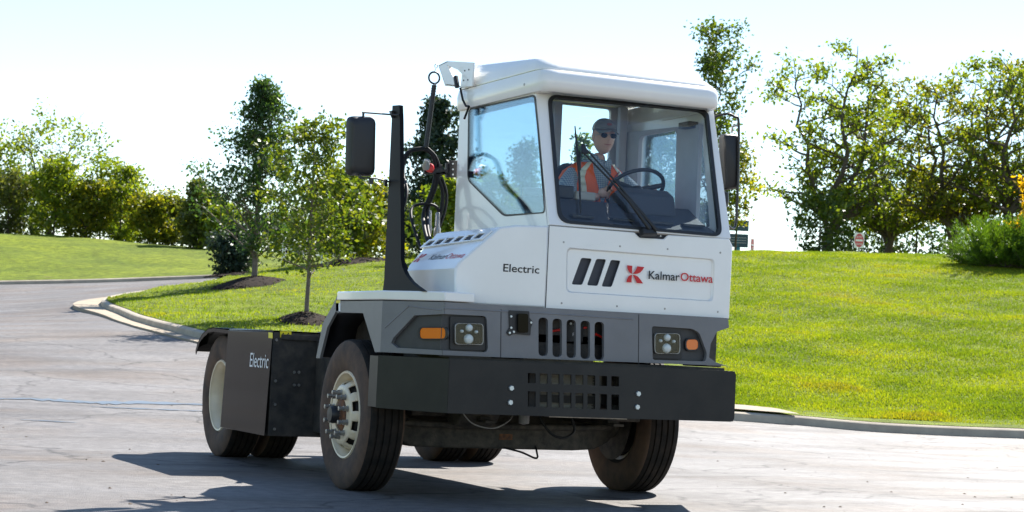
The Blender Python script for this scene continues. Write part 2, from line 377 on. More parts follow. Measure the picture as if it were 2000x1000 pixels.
PT = np.array(pts); XY = PT[:, :2]; ZZ = PT[:, 2]
def _k(r2): return .5*r2*np.log(np.maximum(r2, 1e-9))
_d2 = ((XY[:, None]-XY[None])**2).sum(-1); n_ = len(XY)
_A = np.zeros((n_+3, n_+3)); _A[:n_, :n_] = _k(_d2) + np.eye(n_)*40.; _A[:n_, n_] = 1; _A[:n_, n_+1:] = XY; _A[n_, :n_] = 1; _A[n_+1:, :n_] = XY.T
_w = np.linalg.solve(_A, np.concatenate([ZZ, [0, 0, 0]]))
def H(xy):
    xy = np.atleast_2d(np.asarray(xy, float)); d2 = ((xy[:, None]-XY[None])**2).sum(-1)
    z = _k(d2) @ _w[:n_] + _w[n_] + xy @ _w[n_+1:]
    # level pad under the tractor and the camera
    q = (xy - np.array([CAM.x, CAM.y])) @ np.array([FH.x, FH.y]); s = np.clip((q-15.5)/4.5, 0, 1); s = s*s*(3-2*s)
    far = np.clip((q-120)/60, 0, 1); z = z*(1-far) + 4*far
    return z*s
def h1(x, y): return float(H([(x, y)])[0])

def sheet(us, ds, dz=0.):
    g = np.array([[W2(u, d) for u in us] for d in ds]).reshape(-1, 2); z = H(g) + dz; nu = len(us)
    f = [(j*nu+i, j*nu+i+1, (j+1)*nu+i+1, (j+1)*nu+i) for j in range(len(ds)-1) for i in range(nu-1)]
    return [(a, b, c) for (a, b), c in zip(g, z)], f
us = np.concatenate([np.linspace(-400, -50, 8), np.linspace(-40, -17, 24), np.linspace(-16.5, 12, 58), np.linspace(13, 40, 28), np.linspace(50, 400, 8)])
ds = np.concatenate([np.linspace(-60, 0, 7), np.linspace(2, 70, 137), np.linspace(71, 90, 20), np.linspace(100, 900, 20)])
v, f = sheet(us, ds); tag(MB().add(v, f).build('road', ROAD, smooth=180), kind='structure')

def resample(P, n):
    P = np.array(P, float); s = np.concatenate([[0], np.cumsum(np.linalg.norm(np.diff(P, axis=0), axis=1))]); t = np.linspace(0, s[-1], n)
    return np.stack([np.interp(t, s, P[:, k]) for k in range(2)], 1)
def smooth_line(P, n=60, it=3):
    P = resample(P, n)
    for _ in range(it): P[1:-1] = (P[:-2]+2*P[1:-1]+P[2:])/4
    return P
def gxy(px, py, d):
    """ground point met by the line of sight, searched around forward distance d"""
    best = None; dd = np.linspace(d*.72, d*1.35, 90); P = [surv(px, py, x) for x in dd]; e = np.array([p.z for p in P]) - H([(p.x, p.y) for p in P]); k = np.where(np.diff(np.sign(e)) != 0)[0]
    if len(k) == 0: i = int(np.argmin(abs(e))); return (P[i].x, P[i].y)
    i = k[np.argmin(abs(dd[k]-d))]; t = e[i]/(e[i]-e[i+1]); p = surv(px, py, dd[i]*(1-t)+dd[i+1]*t); return (p.x, p.y)
def lift(P, dz): return [(p[0], p[1], z+dz) for p, z in zip(P, H(P))]
def pxy(px, py, d): p = surv(px, py, d); return (p.x, p.y)
LAWNS = []
def und(P):
    P = np.atleast_2d(P); x, y = P[:, 0], P[:, 1]
    return .022*np.sin(1.3*x+.7*y)+.018*np.sin(2.1*y-1.1*x+1)+.012*np.sin(3.3*x+1.9*y+2)+.01*np.sin(4.7*y-.6*x)
def lawn(A, B, rows, dz=.13, cols=150, crown=0.):
    A, B = resample(A, cols), resample(B, cols); vs = []; 
    for j in range(rows+1):
        t = j/rows; P = A*(1-t)+B*t; e = min(1, j/3.)
        vs += [(p[0], p[1], z+dz+e*u_) for p, z, u_ in zip(P, H(P), und(P))]
    fs = [(j*cols+i, j*cols+i+1, (j+1)*cols+i+1, (j+1)*cols+i) for j in range(rows) for i in range(cols-1)]
    o = MB().add(vs, fs).build('lawn', LAWN, smooth=180); tag(o, kind='structure'); LAWNS.append((A, B, dz+crown)); return o
def sweep(P, prof, name, m, wd=None):
    """kerb: profile (offset to the left of travel, height) along the ground line P"""
    P = np.array(P); T = np.gradient(P, axis=0); T /= np.linalg.norm(T, axis=1)[:, None]; N = np.stack([-T[:, 1], T[:, 0]], 1); z = H(P); vs = []
    k = len(prof)
    for i in range(len(P)):
        for a, b in prof:
            if wd is not None and a < 0: a = a*wd[i]
            vs.append((P[i, 0]+N[i, 0]*a, P[i, 1]+N[i, 1]*a, z[i]+b))
    fs = [(i*k+j, i*k+j+1, (i+1)*k+j+1, (i+1)*k+j) for i in range(len(P)-1) for j in range(k-1)]
    return tag(MB().add(vs, fs).build(name, m, smooth=40), kind='structure')

# island kerb: from hidden behind the tractor round the nose and back along the far side
near = [gxy(1255, 806, 28.), gxy(1000, 790, 27.8), gxy(800, 760, 27.8), gxy(560, 705, 28.5), gxy(405, 668, 30), gxy(350, 654, 33), gxy(300, 641, 36), gxy(250, 624, 39.5), gxy(212, 608, 42.5)]
nose = [gxy(193, 598, 44.5), gxy(200, 590, 46.5)]
farr = [gxy(235, 583, 48.5), gxy(300, 574, 52), gxy(380, 561, 58), gxy(440, 550, 64), gxy(470, 545, 67)]
ISL = smooth_line(near+nose+farr, 110, 4)
KERB = [(.02, .0), (.03, .105), (.06, .13), (.18, .135), (.19, .05)]
def orient(P, inside):
    P = np.array(P); m = len(P)//2; T = P[m+1]-P[m-1]; N = np.array([-T[1], T[0]]); return P if (np.array(inside)-P[m]) @ N > 0 else P[::-1]
c_in = gxy(420, 590, 45)
KI = orient(ISL, c_in); sweep(KI, KERB, 'kerb', CONC)
NOSE = np.array(gxy(193, 598, 44.5))
gw = np.array([.30+.30*math.exp(-float(((p-NOSE)**2).sum())/16.) for p in KI])
sweep(KI, [(-1, -.12), (-.99, .014), (-.5, .016), (.03, .018)], 'gutter', GUT, gw)
def offset_line(P, a):
    T = np.gradient(P, axis=0); T /= np.linalg.norm(T, axis=1)[:, None]; return P + np.stack([-T[:, 1], T[:, 0]], 1)*a
KO = offset_line(KI, .15); iN = int(np.argmin(((KO - np.array(gxy(193, 598, 44.5)))**2).sum(1)))
sA, sB = (KO[:iN+1][::-1], KO[iN:]) if np.linalg.norm(KI[0]-np.array(near[0])) < 2 else (KO[iN:], KO[:iN+1][::-1])
# near side of the island (sA) up to its far side (sB) and on behind the tractor
sBx = np.vstack([sB, [pxy(560, 525, 72)], [pxy(700, 515, 74)], [pxy(1110, 515, 74)]])
lawn(sA, sBx, 80, crown=.0)
# right hand slope
KR = smooth_line([gxy(1250, 806, 28.), gxy(1440, 822, 28), gxy(1560, 830, 28), gxy(1700, 843, 28), (gxy(2000, 856, 28)), gxy(2200, 866, 28), gxy(2700, 880, 28)], 70, 2)
KR = orient(KR, gxy(1700, 700, 36)); sweep(KR, KERB, 'kerb', CONC)
KRo = offset_line(KR, .15)
farR = [pxy(1100, 600, 74), pxy(2900, 600, 100)]
if np.linalg.norm(KRo[0]-np.array(gxy(1250, 806, 28))) > 5: farR = farR[::-1]
lawn(KRo, farR, 110)
# far left hill
KL = smooth_line([gxy(-500, 560, 56), gxy(-150, 558, 60), gxy(0, 556, 62), gxy(200, 552, 64), gxy(330, 547, 66), gxy(460, 541, 69), gxy(560, 536, 74)], 70, 2)
KL = orient(KL, gxy(100, 480, 76)); sweep(KL, KERB, 'kerb', CONC)
KLo = offset_line(KL, .15); farL = [pxy(-900, 500, 120), pxy(760, 500, 120)]
if np.linalg.norm(KLo[0]-np.array(gxy(-500, 560, 56))) > 5: farL = farL[::-1]
lawn(KLo, farL, 50)
# grass bank on the near left of the lot: outside the frame, mirrored in the tractor's paint
bank = MB(); nb_ = 60; vs = []
for a, z in ((-13, -.3), (-13.5, .15), (-20, 1.6), (-28, 3.6), (-40, 4.6)):
    row = [(a - .27*(y+4), y) for y in np.linspace(-14, 75, nb_)]
    vs += [(p[0], p[1], z+hz) for p, hz in zip(row, H([(-13-.27*(q[1]+4), q[1]) for q in row]))]
bank.add(vs, [(j*nb_+i, j*nb_+i+1, (j+1)*nb_+i+1, (j+1)*nb_+i) for j in range(4) for i in range(nb_-1)]); tag(bank.build('lawn', LAWN, smooth=60), kind='structure')
# concrete pad behind the right kerb
PW = MB(); A = resample([gxy(1380, 817, 28.35), gxy(1445, 821, 28.3), gxy(1560, 830, 28.35)], 12); B_ = resample([gxy(1380, 808, 29.), gxy(1445, 812, 29.), gxy(1515, 819, 28.7), gxy(1556, 829, 28.4)], 12)
PW.add(lift(A, .165)+lift(B_, .168), [(i, i+1, 12+i+1, 12+i) for i in range(11)]); tag(PW.build('pavement', GUT), kind='structure'); PADP = np.vstack([A, B_[::-1]])

WET = mat('wet_asphalt', (.10, .105, .115), .3, spec=.5, bump=.25, bscale=5)
def wet(name, xs, seed):
    rd = random.Random(seed); m = MB(); up_, lo_ = [], []
    for i, (px, py, hw) in enumerate(xs): 
        for k in range(6):
            t = k/6; a, b = xs[i], xs[min(i+1, len(xs)-1)]; x, y, h_ = (a[q]*(1-t)+b[q]*t for q in range(3)); up_.append(gxy(x, y-h_*rd.uniform(.2, .9), 21)); lo_.append(gxy(x, y+h_*rd.uniform(.1, .9), 21))
    n = len(up_); m.add(lift(np.array(up_), .006)+lift(np.array(lo_), .006), [(i, i+1, n+i+1, n+i) for i in range(n-1)]); tag(m.build(name, WET, smooth=60), kind='structure')
wet('wet_streak', [(-80, 779, 2), (60, 780, 2.5), (130, 784, 5), (200, 788, 5), (280, 787, 4), (400, 791, 2.5), (470, 792, 1)], 1)
wet('wet_streak', [(180, 795, .5), (250, 798, 1.2), (330, 801, 1.4), (400, 804, .8)], 2)
wet('wet_streak', [(40, 820, .5), (90, 823, 1.2), (150, 826, .5)], 3)
# grass blades over the lawns nearest the camera (uncountable: one object)
def inpoly(xy, poly):
    x, y = xy[:, 0], xy[:, 1]; ins = np.zeros(len(xy), bool); m = len(poly); j = m-1
    for i in range(m):
        xi, yi = poly[i]; xj, yj = poly[j]; ins ^= ((yi > y) != (yj > y)) & (x < (xj-xi)*(y-yi)/(yj-yi+1e-12)+xi); j = i
    return ins
def grass():
    P = []
    for n, lo, hi, u0, u1 in ((300000, 28.25, 54, 0, 0), (150000, 28.5, 68, 1, 1)):
        d = lo + (hi-lo)*rng.random(n)**1.25
        pxs = 1400+700*rng.random(n) if u0 == 0 else 180+1260*rng.random(n)
        u0_ = -99; u = (pxs-1000)/FPX*d; xy = np.array([CAM.x, CAM.y]) + np.outer(u, [RH.x, RH.y]) + np.outer(d, [FH.x, FH.y])
        if u0 == 0: keep = inpoly(xy, np.vstack([KRo, [W2(40, 70), W2(-6, 70)] if KRo[0][0] < KRo[-1][0] else [W2(-6, 70), W2(40, 70)]])) & (u > u0_)
        else:
            poly = np.vstack([sA, sB[::-1]]) if False else np.vstack([sA[::-1], sBx]); x, y = xy[:, 0], xy[:, 1]; ins = np.zeros(n, bool); m = len(poly); j = m-1
            for i in range(m):
                xi, yi = poly[i]; xj, yj = poly[j]; c = ((yi > y) != (yj > y)) & (x < (xj-xi)*(y-yi)/(yj-yi+1e-12)+xi); ins ^= c; j = i
            keep = ins
        P.append(xy[keep])
    P = np.vstack(P)
    # keep off the pad
    keep = ~inpoly(P, PADP); P = P[keep]
    z = np.concatenate([H(P[i:i+20000]) for i in range(0, len(P), 20000)]) + .12 + und(P)
    n = len(P); a = rng.random(n)*2*math.pi; hgt = .02+.045*rng.random(n)**2; wd = .007+.011*rng.random(n); ln = (rng.random((n, 2))-.5)*.06
    dx, dy = np.cos(a)*wd, np.sin(a)*wd; vs = np.empty((n, 3, 3))
    vs[:, 0] = np.stack([P[:, 0]-dx, P[:, 1]-dy, z], 1); vs[:, 1] = np.stack([P[:, 0]+dx, P[:, 1]+dy, z], 1); vs[:, 2] = np.stack([P[:, 0]+ln[:, 0], P[:, 1]+ln[:, 1], z+hgt], 1)
    o = fast_mesh('grass', vs.reshape(-1, 3), 3, GRASSB); tag(o, 'bright green mown grass on the slope and the kerbed island', 'grass', kind='stuff')
def fast_mesh(name, vs, k, m, parent=None):
    n = len(vs)//k; me = bpy.data.meshes.new(name); 
    if parent is not None: vs = vs - np.array(base_of(parent))
    me.vertices.add(len(vs)); me.vertices.foreach_set('co', np.ascontiguousarray(vs, dtype=np.float32).ravel())
    me.loops.add(n*k); me.loops.foreach_set('vertex_index', np.arange(n*k, dtype=np.int32)); me.polygons.add(n)
    me.polygons.foreach_set('loop_start', np.arange(0, n*k, k, dtype=np.int32)); me.update(calc_edges=True)
    o = bpy.data.objects.new(name, me); C.objects.link(o); me.materials.append(m); o.parent = parent
    return o
grass()

# ------------------------------------------------------------------ trees
def leaves(Cn, size, n, spread, flat=.8, droop=0.):
    """n leaves around each centre in Cn -> quads"""
    Cn = np.array(Cn); m = len(Cn); N = m*n
    c = np.repeat(Cn, n, axis=0) + rng.normal(size=(N, 3))*np.array([spread, spread, spread*flat])
    a = rng.normal(size=(N, 3)); a /= np.linalg.norm(a, axis=1)[:, None]; b = rng.normal(size=(N, 3)); b -= a*(a*b).sum(1)[:, None]; b /= np.linalg.norm(b, axis=1)[:, None]
    s = size*(.55+.9*rng.random(N))[:, None]; q = np.empty((N, 4, 3)); q[:, 0] = c-a*s*.55; q[:, 1] = c+b*s*.32; q[:, 2] = c+a*s*.55; q[:, 3] = c-b*s*.32
    return q.reshape(-1, 3)
def tree(name, label, cat, base, height, prof, h0=.15, nb=26, nsub=5, up=.5, trunk_r=.06, leaf=.1, per=16, spread=.16, lm=LF_DARK, bark=BARK, group=None, lean=(0, 0), seed=1, wob=.06, bare=0., gap=0., forks=0, part='crown', tip=.22):
    """prof(t) is the crown's radius at height fraction t"""
    rd = random.Random(seed); t0 = V(base); T = thing(name, label, cat, base, group); tb = MB(); cen = []
    if forks == 0:
        tr = []; off = V((0, 0, 0)); 
        for i in range(13):
            t = i/12; off += V((rd.uniform(-1, 1), rd.uniform(-1, 1), 0))*wob*height/12; tr.append(t0 + V((lean[0]*t, lean[1]*t, -.25+height*.97*t+.25*t)) + off)
        tb.tube(tr, [trunk_r*(1.15 if i == 0 else 1)*(1-.93*(i/12)**1.0) for i in range(13)], 8)
        stems = [(tr, 1.)]
    else:
        stems = []; k0 = rd.uniform(.12, .22); tr = [t0+V((0, 0, -.3)), t0+V((rd.uniform(-.05, .05), 0, height*k0))]; tb.tube(tr, [trunk_r*1.2, trunk_r*.95], 8)
        for k in range(forks):
            az = 2*math.pi*(k+rd.random()*.6)/forks; p = tr[-1].copy(); st = [p.copy()]; out = V((math.cos(az), math.sin(az), 0)); rr = prof(.62)*rd.uniform(.5, .8); top = height*rd.uniform(.82, .98)
            for i in range(1, 10):
                t = i/9; q = tr[-1] + out*rr*(t**.8) + V((0, 0, (top-height*k0)*t**1.05)) + V((rd.uniform(-1, 1), rd.uniform(-1, 1), rd.uniform(-.5, .5)))*.035*height; st.append(q)
            tb.tube(st, [trunk_r*.62*(1-.9*i/9) for i in range(10)], 7); stems.append((st, .8))
    ga = rd.random()*6
    for i in range(nb):
        st, sc_ = stems[i % len(stems)]; t = h0 + (.97-h0)*((i+rd.random()*.5)/nb)
        if forks: tt = max(.12, (t-.2)/.8)
        else: tt = t
        k = tt*(len(st)-1); a = int(min(k, len(st)-2)); p = st[a].lerp(st[a+1], k-a); ga += 2.399+rd.uniform(-.4, .4)
        L = prof(t)*rd.choice((.45, .65, .8, .95, 1.05, 1.25))*rd.uniform(.85, 1.1)*sc_
        if rd.random() < gap: continue
        d = V((math.cos(ga), math.sin(ga), up*rd.uniform(.6, 1.4))); br = [p.copy()]; q = p.copy(); sg = 6; bend = V((rd.uniform(-.4, .4), rd.uniform(-.4, .4), rd.uniform(-.15, .35)))
        for j in range(sg): q = q + (d + bend*(j/sg)).normalized()*L/sg + V((rd.uniform(-1, 1), rd.uniform(-1, 1), rd.uniform(-1, 1)))*L*.035; br.append(q.copy())
        r0 = trunk_r*(.36*(1-t)+.10); tb.tube(br, [r0*(1-.85*j/sg) for j in range(sg+1)], 5, False)
        nosub = rd.random() < bare
        for s in range(nsub):
            u = .25+.75*(s+rd.random()*.6)/nsub; k = u*sg; a = int(min(k, sg-1)); o_ = br[a].lerp(br[a+1], min(k-a, 1)); dd = (br[a+1]-br[a]).normalized(); sd = V((rd.uniform(-1, 1), rd.uniform(-1, 1), rd.uniform(-.3, .8))).normalized()
            l2 = L*(.42-.15*u)+tip*.5; e = o_ + (dd*.7+sd*.8).normalized()*l2; md = o_.lerp(e, .5)+V((0, 0, .03*l2)); tb.tube([o_, md, e], [r0*.4, r0*.3, r0*.12], 4, False)
            if nosub: continue
            for w_ in (.45, .75, 1.0): cen.append(tuple(o_.lerp(e, w_)))
        if not nosub: cen.append(tuple(br[-1]))
    tb.build('trunk', bark, T, smooth=60)
    v_ = leaves(cen, leaf, per, spread)
    fast_mesh(part, v_, 4, lm, T)
    return T
def G(px, py, d, dz=.1): p = surv(px, py, d); return (p.x, p.y, h1(p.x, p.y)+dz)

cone = lambda R0, e=.8, lo=.12: (lambda t: R0*min(1, (t/lo if t < lo else 1))*max(.05, (1-t))**e)
egg = lambda R0: (lambda t: R0*max(.15, math.sin(math.pi*min(1, max(0, (t*.92+.08))))**.6))
tree('tree', 'tall young dark green tree with a pale trunk in its own mulch mound', 'tree', G(497, 545, 46), 5.1, cone(2.15, .95, .2), h0=.13, nb=52, nsub=7, up=.75, trunk_r=.085, leaf=.085, per=10, spread=.12, lm=LF_DARK, bark=BARKG, seed=3, wob=.02)
tree('tree', 'smaller young oak with yellow-tinged leaves and thin trunk, nearest tree on the kerbed island', 'tree', G(600, 612, 34), 3.75, egg(.92), h0=.26, nb=38, nsub=6, up=.4, trunk_r=.05, leaf=.08, per=7, spread=.10, lm=LF_OAK, bark=BARKG, seed=8, wob=.02)
tree('oak_tree', 'low young oak tree behind the black mirror post on the mulch bed', 'tree', G(660, 525, 56), 2.7, egg(1.35), h0=.15, nb=26, nsub=6, up=.4, trunk_r=.06, leaf=.15, per=9, spread=.17, lm=LF_OAK, seed=18)
tree('tree', 'orange and yellow tinged small tree seen left of the mirror post', 'tree', G(715, 500, 70), 2.7, egg(1.3), h0=.1, nb=24, nsub=6, up=.5, trunk_r=.06, leaf=.16, per=10, spread=.2, lm=LF_LIME, seed=28)
tree('conifer_tree', 'dark pointed conifer rising behind the air hoses of the tractor', 'tree', G(838, 520, 60), 5.3, cone(2.3, .8, .05), h0=.03, nb=60, nsub=7, up=.9, trunk_r=.07, leaf=.13, per=9, spread=.12, lm=LF_CON, seed=5, tip=.1)
tree('tree', 'yellow-green bush-like tree low behind the air hoses', 'tree', G(870, 530, 52), 2.3, egg(.9), h0=.05, nb=22, nsub=6, up=.5, trunk_r=.05, leaf=.13, per=10, spread=.16, lm=LF_YG, seed=15)
tree('tree', 'tall ragged tree rising above the right end of the cab roof', 'tree', G(1385, 520, 56), 6.9, lambda t: 1.3*(.35+.65*math.sin(math.pi*min(1, t*1.02)**.8)), h0=.06, nb=40, nsub=6, up=1.0, trunk_r=.11, leaf=.11, per=8, spread=.15, lm=LF_MID, seed=9)
tree('tree', 'young tree seen through the cab side window, right half', 'tree', G(1020, 515, 60), 3.7, cone(1.0, .6, .2), h0=.1, nb=30, nsub=6, up=.7, trunk_r=.06, leaf=.12, per=6, spread=.13, lm=LF_DARK, seed=31)
tree('shrub', 'low leafy shrub seen through the cab side window, left half', 'shrub', G(955, 515, 58), 2.5, egg(.8), h0=.05, nb=22, nsub=6, up=.6, trunk_r=.05, leaf=.13, per=7, spread=.14, lm=LF_OAK, seed=32)
tree('tree', 'thin dark tree top seen through the windscreen left of the driver', 'tree', G(1125, 515, 60), 3.9, cone(.7, .6, .2), h0=.1, nb=26, nsub=6, up=.9, trunk_r=.05, leaf=.12, per=5, spread=.12, lm=LF_MID, seed=33)
tree('tree', 'large tree seen through the cab windows right behind the cab', 'tree', G(1285, 520, 58), 4.7, egg(1.5), h0=.1, nb=40, nsub=6, up=.6, trunk_r=.12, leaf=.13, per=9, spread=.17, lm=LF_MID, seed=19)
# far left wood
BL = 'trees and shrubs along the crest behind the left lawn'
tree('tree', 'tall open tree with bare arching limbs above the far left shrubs', 'tree', G(95, 455, 86), 5.6, lambda t: 3.0*(.3+.7*t), h0=.4, nb=30, nsub=6, up=.45, trunk_r=.13, leaf=.15, per=5, spread=.2, lm=LF_YG, seed=21, group=BL, forks=3, bare=.1)
tree('tree', 'open leaning tree cut by the left edge of the picture', 'tree', G(-40, 455, 88), 5.0, lambda t: 2.6*(.3+.7*t), h0=.35, nb=26, nsub=6, up=.5, trunk_r=.12, leaf=.17, per=7, spread=.22, lm=LF_YG, seed=22, group=BL, forks=3)
for k, (px, py, d, h, r, lm, lb, kd) in enumerate([
    (15, 455, 84, 2.4, 1.5, LF_OLIVE, 'dark shrub at the far left end of the crest', 'shrub'),
    (105, 458, 83, 3.0, 1.5, LF_YG, 'yellow-green shrub below the tall open tree on the left', 'shrub'),
    (165, 462, 83, 2.3, 1.2, LF_LIME, 'small yellowish shrub beside the tall open tree', 'shrub'),
    (235, 467, 84, 3.2, 1.7, LF_YG, 'bushy light green tree right of the tall open tree', 'tree'),
    (195, 466, 88, 2.6, 1.6, LF_MID, 'dark shrub between the two light green trees on the left', 'shrub'),
    (300, 474, 83, 1.9, 1.1, LF_LIME, 'low yellow-green shrub midway along the left crest', 'shrub'),
    (335, 482, 84, 2.0, 1.0, LF_OLIVE, 'low olive shrub midway along the left crest', 'shrub'),
    (425, 494, 80, 1.8, .9, LF_YG, 'low light green shrub behind the tall island tree', 'shrub'),
    (60, 456, 90, 2.3, 1.6, LF_MID, 'dark shrub behind the far left crest', 'shrub'),
    (270, 470, 92, 2.2, 1.8, LF_MID, 'dark shrub hidden low behind the light green tree', 'shrub'),
    (560, 505, 92, 2.1, 1.5, LF_MID, 'distant shrub seen between the two island trees', 'shrub'),
    (640, 500, 95, 2.2, 1.6, LF_YG, 'distant light shrub behind the nearest island tree', 'shrub'),
    (770, 510, 84, 2.2, 1.6, LF_MID, 'distant dark shrub seen beyond the mirror post', 'shrub'),
    (700, 510, 88, 2.0, 1.6, LF_OLIVE, 'distant olive shrub left of the mirror post', 'shrub')]):
    tree(kd, lb, 'shrub' if kd == 'shrub' else 'tree', G(px, py, d), h, egg(r*1.2), h0=.04, nb=24, nsub=6, up=.65, trunk_r=.06, leaf=.15, per=10, spread=.17, lm=lm, seed=40+k, group=BL)
tree('conifer_tree', 'feathery grey-green conifer left of the tall island tree', 'tree', G(378, 488, 80), 2.9, cone(.95, .7, .06), h0=.03, nb=60, nsub=5, up=1.2, trunk_r=.06, leaf=.15, per=7, spread=.13, lm=LF_OLIVE, seed=61, tip=.15, group=BL)
tree('conifer_tree', 'second feathery conifer just left of the round dark bush', 'tree', G(412, 490, 81), 2.5, cone(.8, .7, .06), h0=.03, nb=50, nsub=5, up=1.2, trunk_r=.06, leaf=.15, per=7, spread=.13, lm=LF_OLIVE, seed=62, tip=.15, group=BL)
tree('shrub', 'round dense dark bush under the tall island tree', 'shrub', G(458, 527, 62), 1.5, egg(.72), h0=.03, nb=44, nsub=6, up=.5, trunk_r=.05, leaf=.10, per=13, spread=.11, lm=LF_CON, seed=63)
# right wood
BR = 'spreading trees beyond the right hand slope'
tree('tree', 'tall spreading tree with open limbs at the left end of the right wood', 'tree', G(1615, 508, 66), 7.9, lambda t: 2.7*(.25+.75*math.sin(math.pi*min(1, t*.75+.12))), h0=.1, nb=60, nsub=7, up=.35, trunk_r=.2, leaf=.14, per=6, spread=.15, lm=LF_YG, seed=71, group=BR, forks=3, bare=.12)
tree('tree', 'broad tree standing directly behind the no entry sign', 'tree', G(1735, 508, 70), 7.2, lambda t: 2.4*(.3+.7*math.sin(math.pi*min(1, t*.75+.12))), h0=.1, nb=64, nsub=6, up=.35, trunk_r=.18, leaf=.14, per=6, spread=.15, lm=LF_YG, seed=72, group=BR, forks=3, bare=.12)
tree('tree', 'tallest tree of the right wood with yellowing top', 'tree', G(1860, 510, 68), 7.9, lambda t: 2.8*(.3+.7*math.sin(math.pi*min(1, t*.75+.12))), h0=.08, nb=74, nsub=6, up=.35, trunk_r=.2, leaf=.14, per=6, spread=.16, lm=LF_LIME, seed=73, group=BR, forks=4, bare=.1)
tree('tree', 'large green tree at the right edge above the juniper', 'tree', G(1985, 512, 66), 7.9, lambda t: 2.7*(.35+.65*math.sin(math.pi*min(1, t*.75+.12))), h0=.08, nb=74, nsub=6, up=.35, trunk_r=.2, leaf=.14, per=7, spread=.16, lm=LF_YG, seed=74, group=BR, forks=4, bare=.08)
tree('tree', 'tree just outside the right edge of the wood', 'tree', G(2110, 515, 68), 7.2, lambda t: 2.6*(.3+.7*math.sin(math.pi*min(1, t*.75+.12))), h0=.1, nb=50, nsub=6, up=.35, trunk_r=.18, leaf=.16, per=7, spread=.2, lm=LF_MID, seed=75, group=BR, forks=3)
for k, (px, d, h, r, lm, lb) in enumerate([
    (1600, 64, 2.3, 1.1, LF_MID, 'low dark understory shrub at the left foot of the right wood'),
    (1660, 72, 2.8, 1.4, LF_DARK, 'understory shrub left of the no entry sign'),
    (1720, 74, 3.6, 1.6, LF_MID, 'understory shrub right behind the no entry sign'),
    (1790, 74, 4.2, 1.6, LF_DARK, 'dark understory shrub midway along the right wood'),
    (1850, 76, 4.4, 1.7, LF_MID, 'tall understory shrub left of the juniper'),
    (1920, 74, 4.8, 1.7, LF_DARK, 'dark understory shrub behind the juniper'),
    (1990, 74, 4.6, 1.7, LF_MID, 'understory shrub behind the juniper at the right edge')]):
    tree('shrub', lb, 'shrub', G(px, 510, d), h, egg(r*1.15), h0=.04, nb=22, nsub=6, up=.5, trunk_r=.06, leaf=.14, per=5, spread=.17, lm=lm, seed=80+k, group='understory shrubs of the right wood')
tree('tree', 'golden leaved branch tips of a small tree at the right edge', 'tree', G(2030, 520, 50), 2.5, egg(.62), h0=.3, nb=24, nsub=5, up=.4, trunk_r=.04, leaf=.11, per=8, spread=.12, lm=LF_GOLD, seed=95)
tree('tree', 'small sparse yellowing tree beside the driver side mirror arm', 'tree', G(1436, 500, 57), 3.3, egg(.8), h0=.25, nb=26, nsub=5, up=.9, trunk_r=.04, leaf=.11, per=4, spread=.13, lm=LF_LIME, seed=96)

def juniper():
    b = V(G(1965, 520, 49)); T = thing('juniper_bush', 'wide bright green feathery juniper bush on the slope at the right', 'shrub', b); tb = MB(); rd = random.Random(5); vs = []
    for i in range(420):
        az = rd.uniform(0, 2*math.pi); el = rd.uniform(.05, 1.25); o_ = V((rd.uniform(-.8, .8), rd.uniform(-.7, .7), .0)); wv = RH*o_.x + FH*o_.y
        d = V((math.cos(az)*math.cos(el), math.sin(az)*math.cos(el), math.sin(el)*.95)); L = rd.uniform(.7, 1.2)*(1.0 if el < .6 else 1.15); p0 = b + wv; P = [p0 + d*L*t + V((0, 0, .12*t*t)) for t in (0, .33, .66, 1)]
        if i % 3 == 0: tb.tube(P, [.014, .01, .007, .004], 4, False)
        cs = []
        for t in np.linspace(.25, 1, 9): cs.append(tuple(P[0].lerp(P[3], t)))
        Cn = np.array(cs); n = 14; c = np.repeat(Cn, n, 0)+rng.normal(size=(len(Cn)*n, 3))*.045
        a = np.array(d)[None]*.8+np.array([0, 0, .35])+rng.normal(size=c.shape)*.38; a /= np.linalg.norm(a, axis=1)[:, None]; bb = rng.normal(size=c.shape); bb -= a*(a*bb).sum(1)[:, None]; bb /= np.linalg.norm(bb, axis=1)[:, None]
        q = np.empty((len(c), 3, 3)); q[:, 0] = c-bb*.012; q[:, 1] = c+bb*.012; q[:, 2] = c+a*(.07+.05*rng.random((len(c), 1))); vs.append(q.reshape(-1, 3))
    tb.build('trunk', BARK, T, smooth=60); fast_mesh('foliage', np.vstack(vs), 3, LF_JUN, T)
juniper()

def mulch(name, label, px, py, d, rx, ry, hh, seed):
    b = V(G(px, py, d, .1)); rd = random.Random(seed); T = MB(); n = 36; rings = []
    for j, (f_, z_) in enumerate([(1, -.1), (.97, .06), (.8, .35), (.55, .7), (.3, .92), (.08, 1)]):
        rings.append([b + RH*(rx*f_*math.cos(2*math.pi*k/n)*(1+.06*math.sin(3*k+seed))) + FH*(ry*f_*math.sin(2*math.pi*k/n)) + V((0, 0, hh*z_+rd.uniform(-.01, .01))) for k in range(n)])
    for r in rings:
        for i, p in enumerate(r): r[i] = V((p.x, p.y, p.z + h1(p.x, p.y)+.1-b.z))
    T.loft(rings)
    for i in range(900):
        a, q = rd.uniform(0, 6.283), math.sqrt(rd.random()); p = b + RH*rx*q*math.cos(a) + FH*ry*q*math.sin(a); z = h1(p.x, p.y)+.1+hh*max(0, 1-q**1.5)+.01; l = rd.uniform(.02, .06); e = V((rd.uniform(-1, 1), rd.uniform(-1, 1), rd.uniform(-.4, .8))).normalized()*l; s = V((rd.uniform(-1, 1), rd.uniform(-1, 1), rd.uniform(-.3, 1))).normalized()*.012; c = V((p.x, p.y, z))
        T.add([c-e, c+s, c+e, c-s], [(0, 1, 2, 3)])
    tag(T.build(name, MULCH, smooth=60), label, 'mulch bed', 'mulch mounds around the young trees')
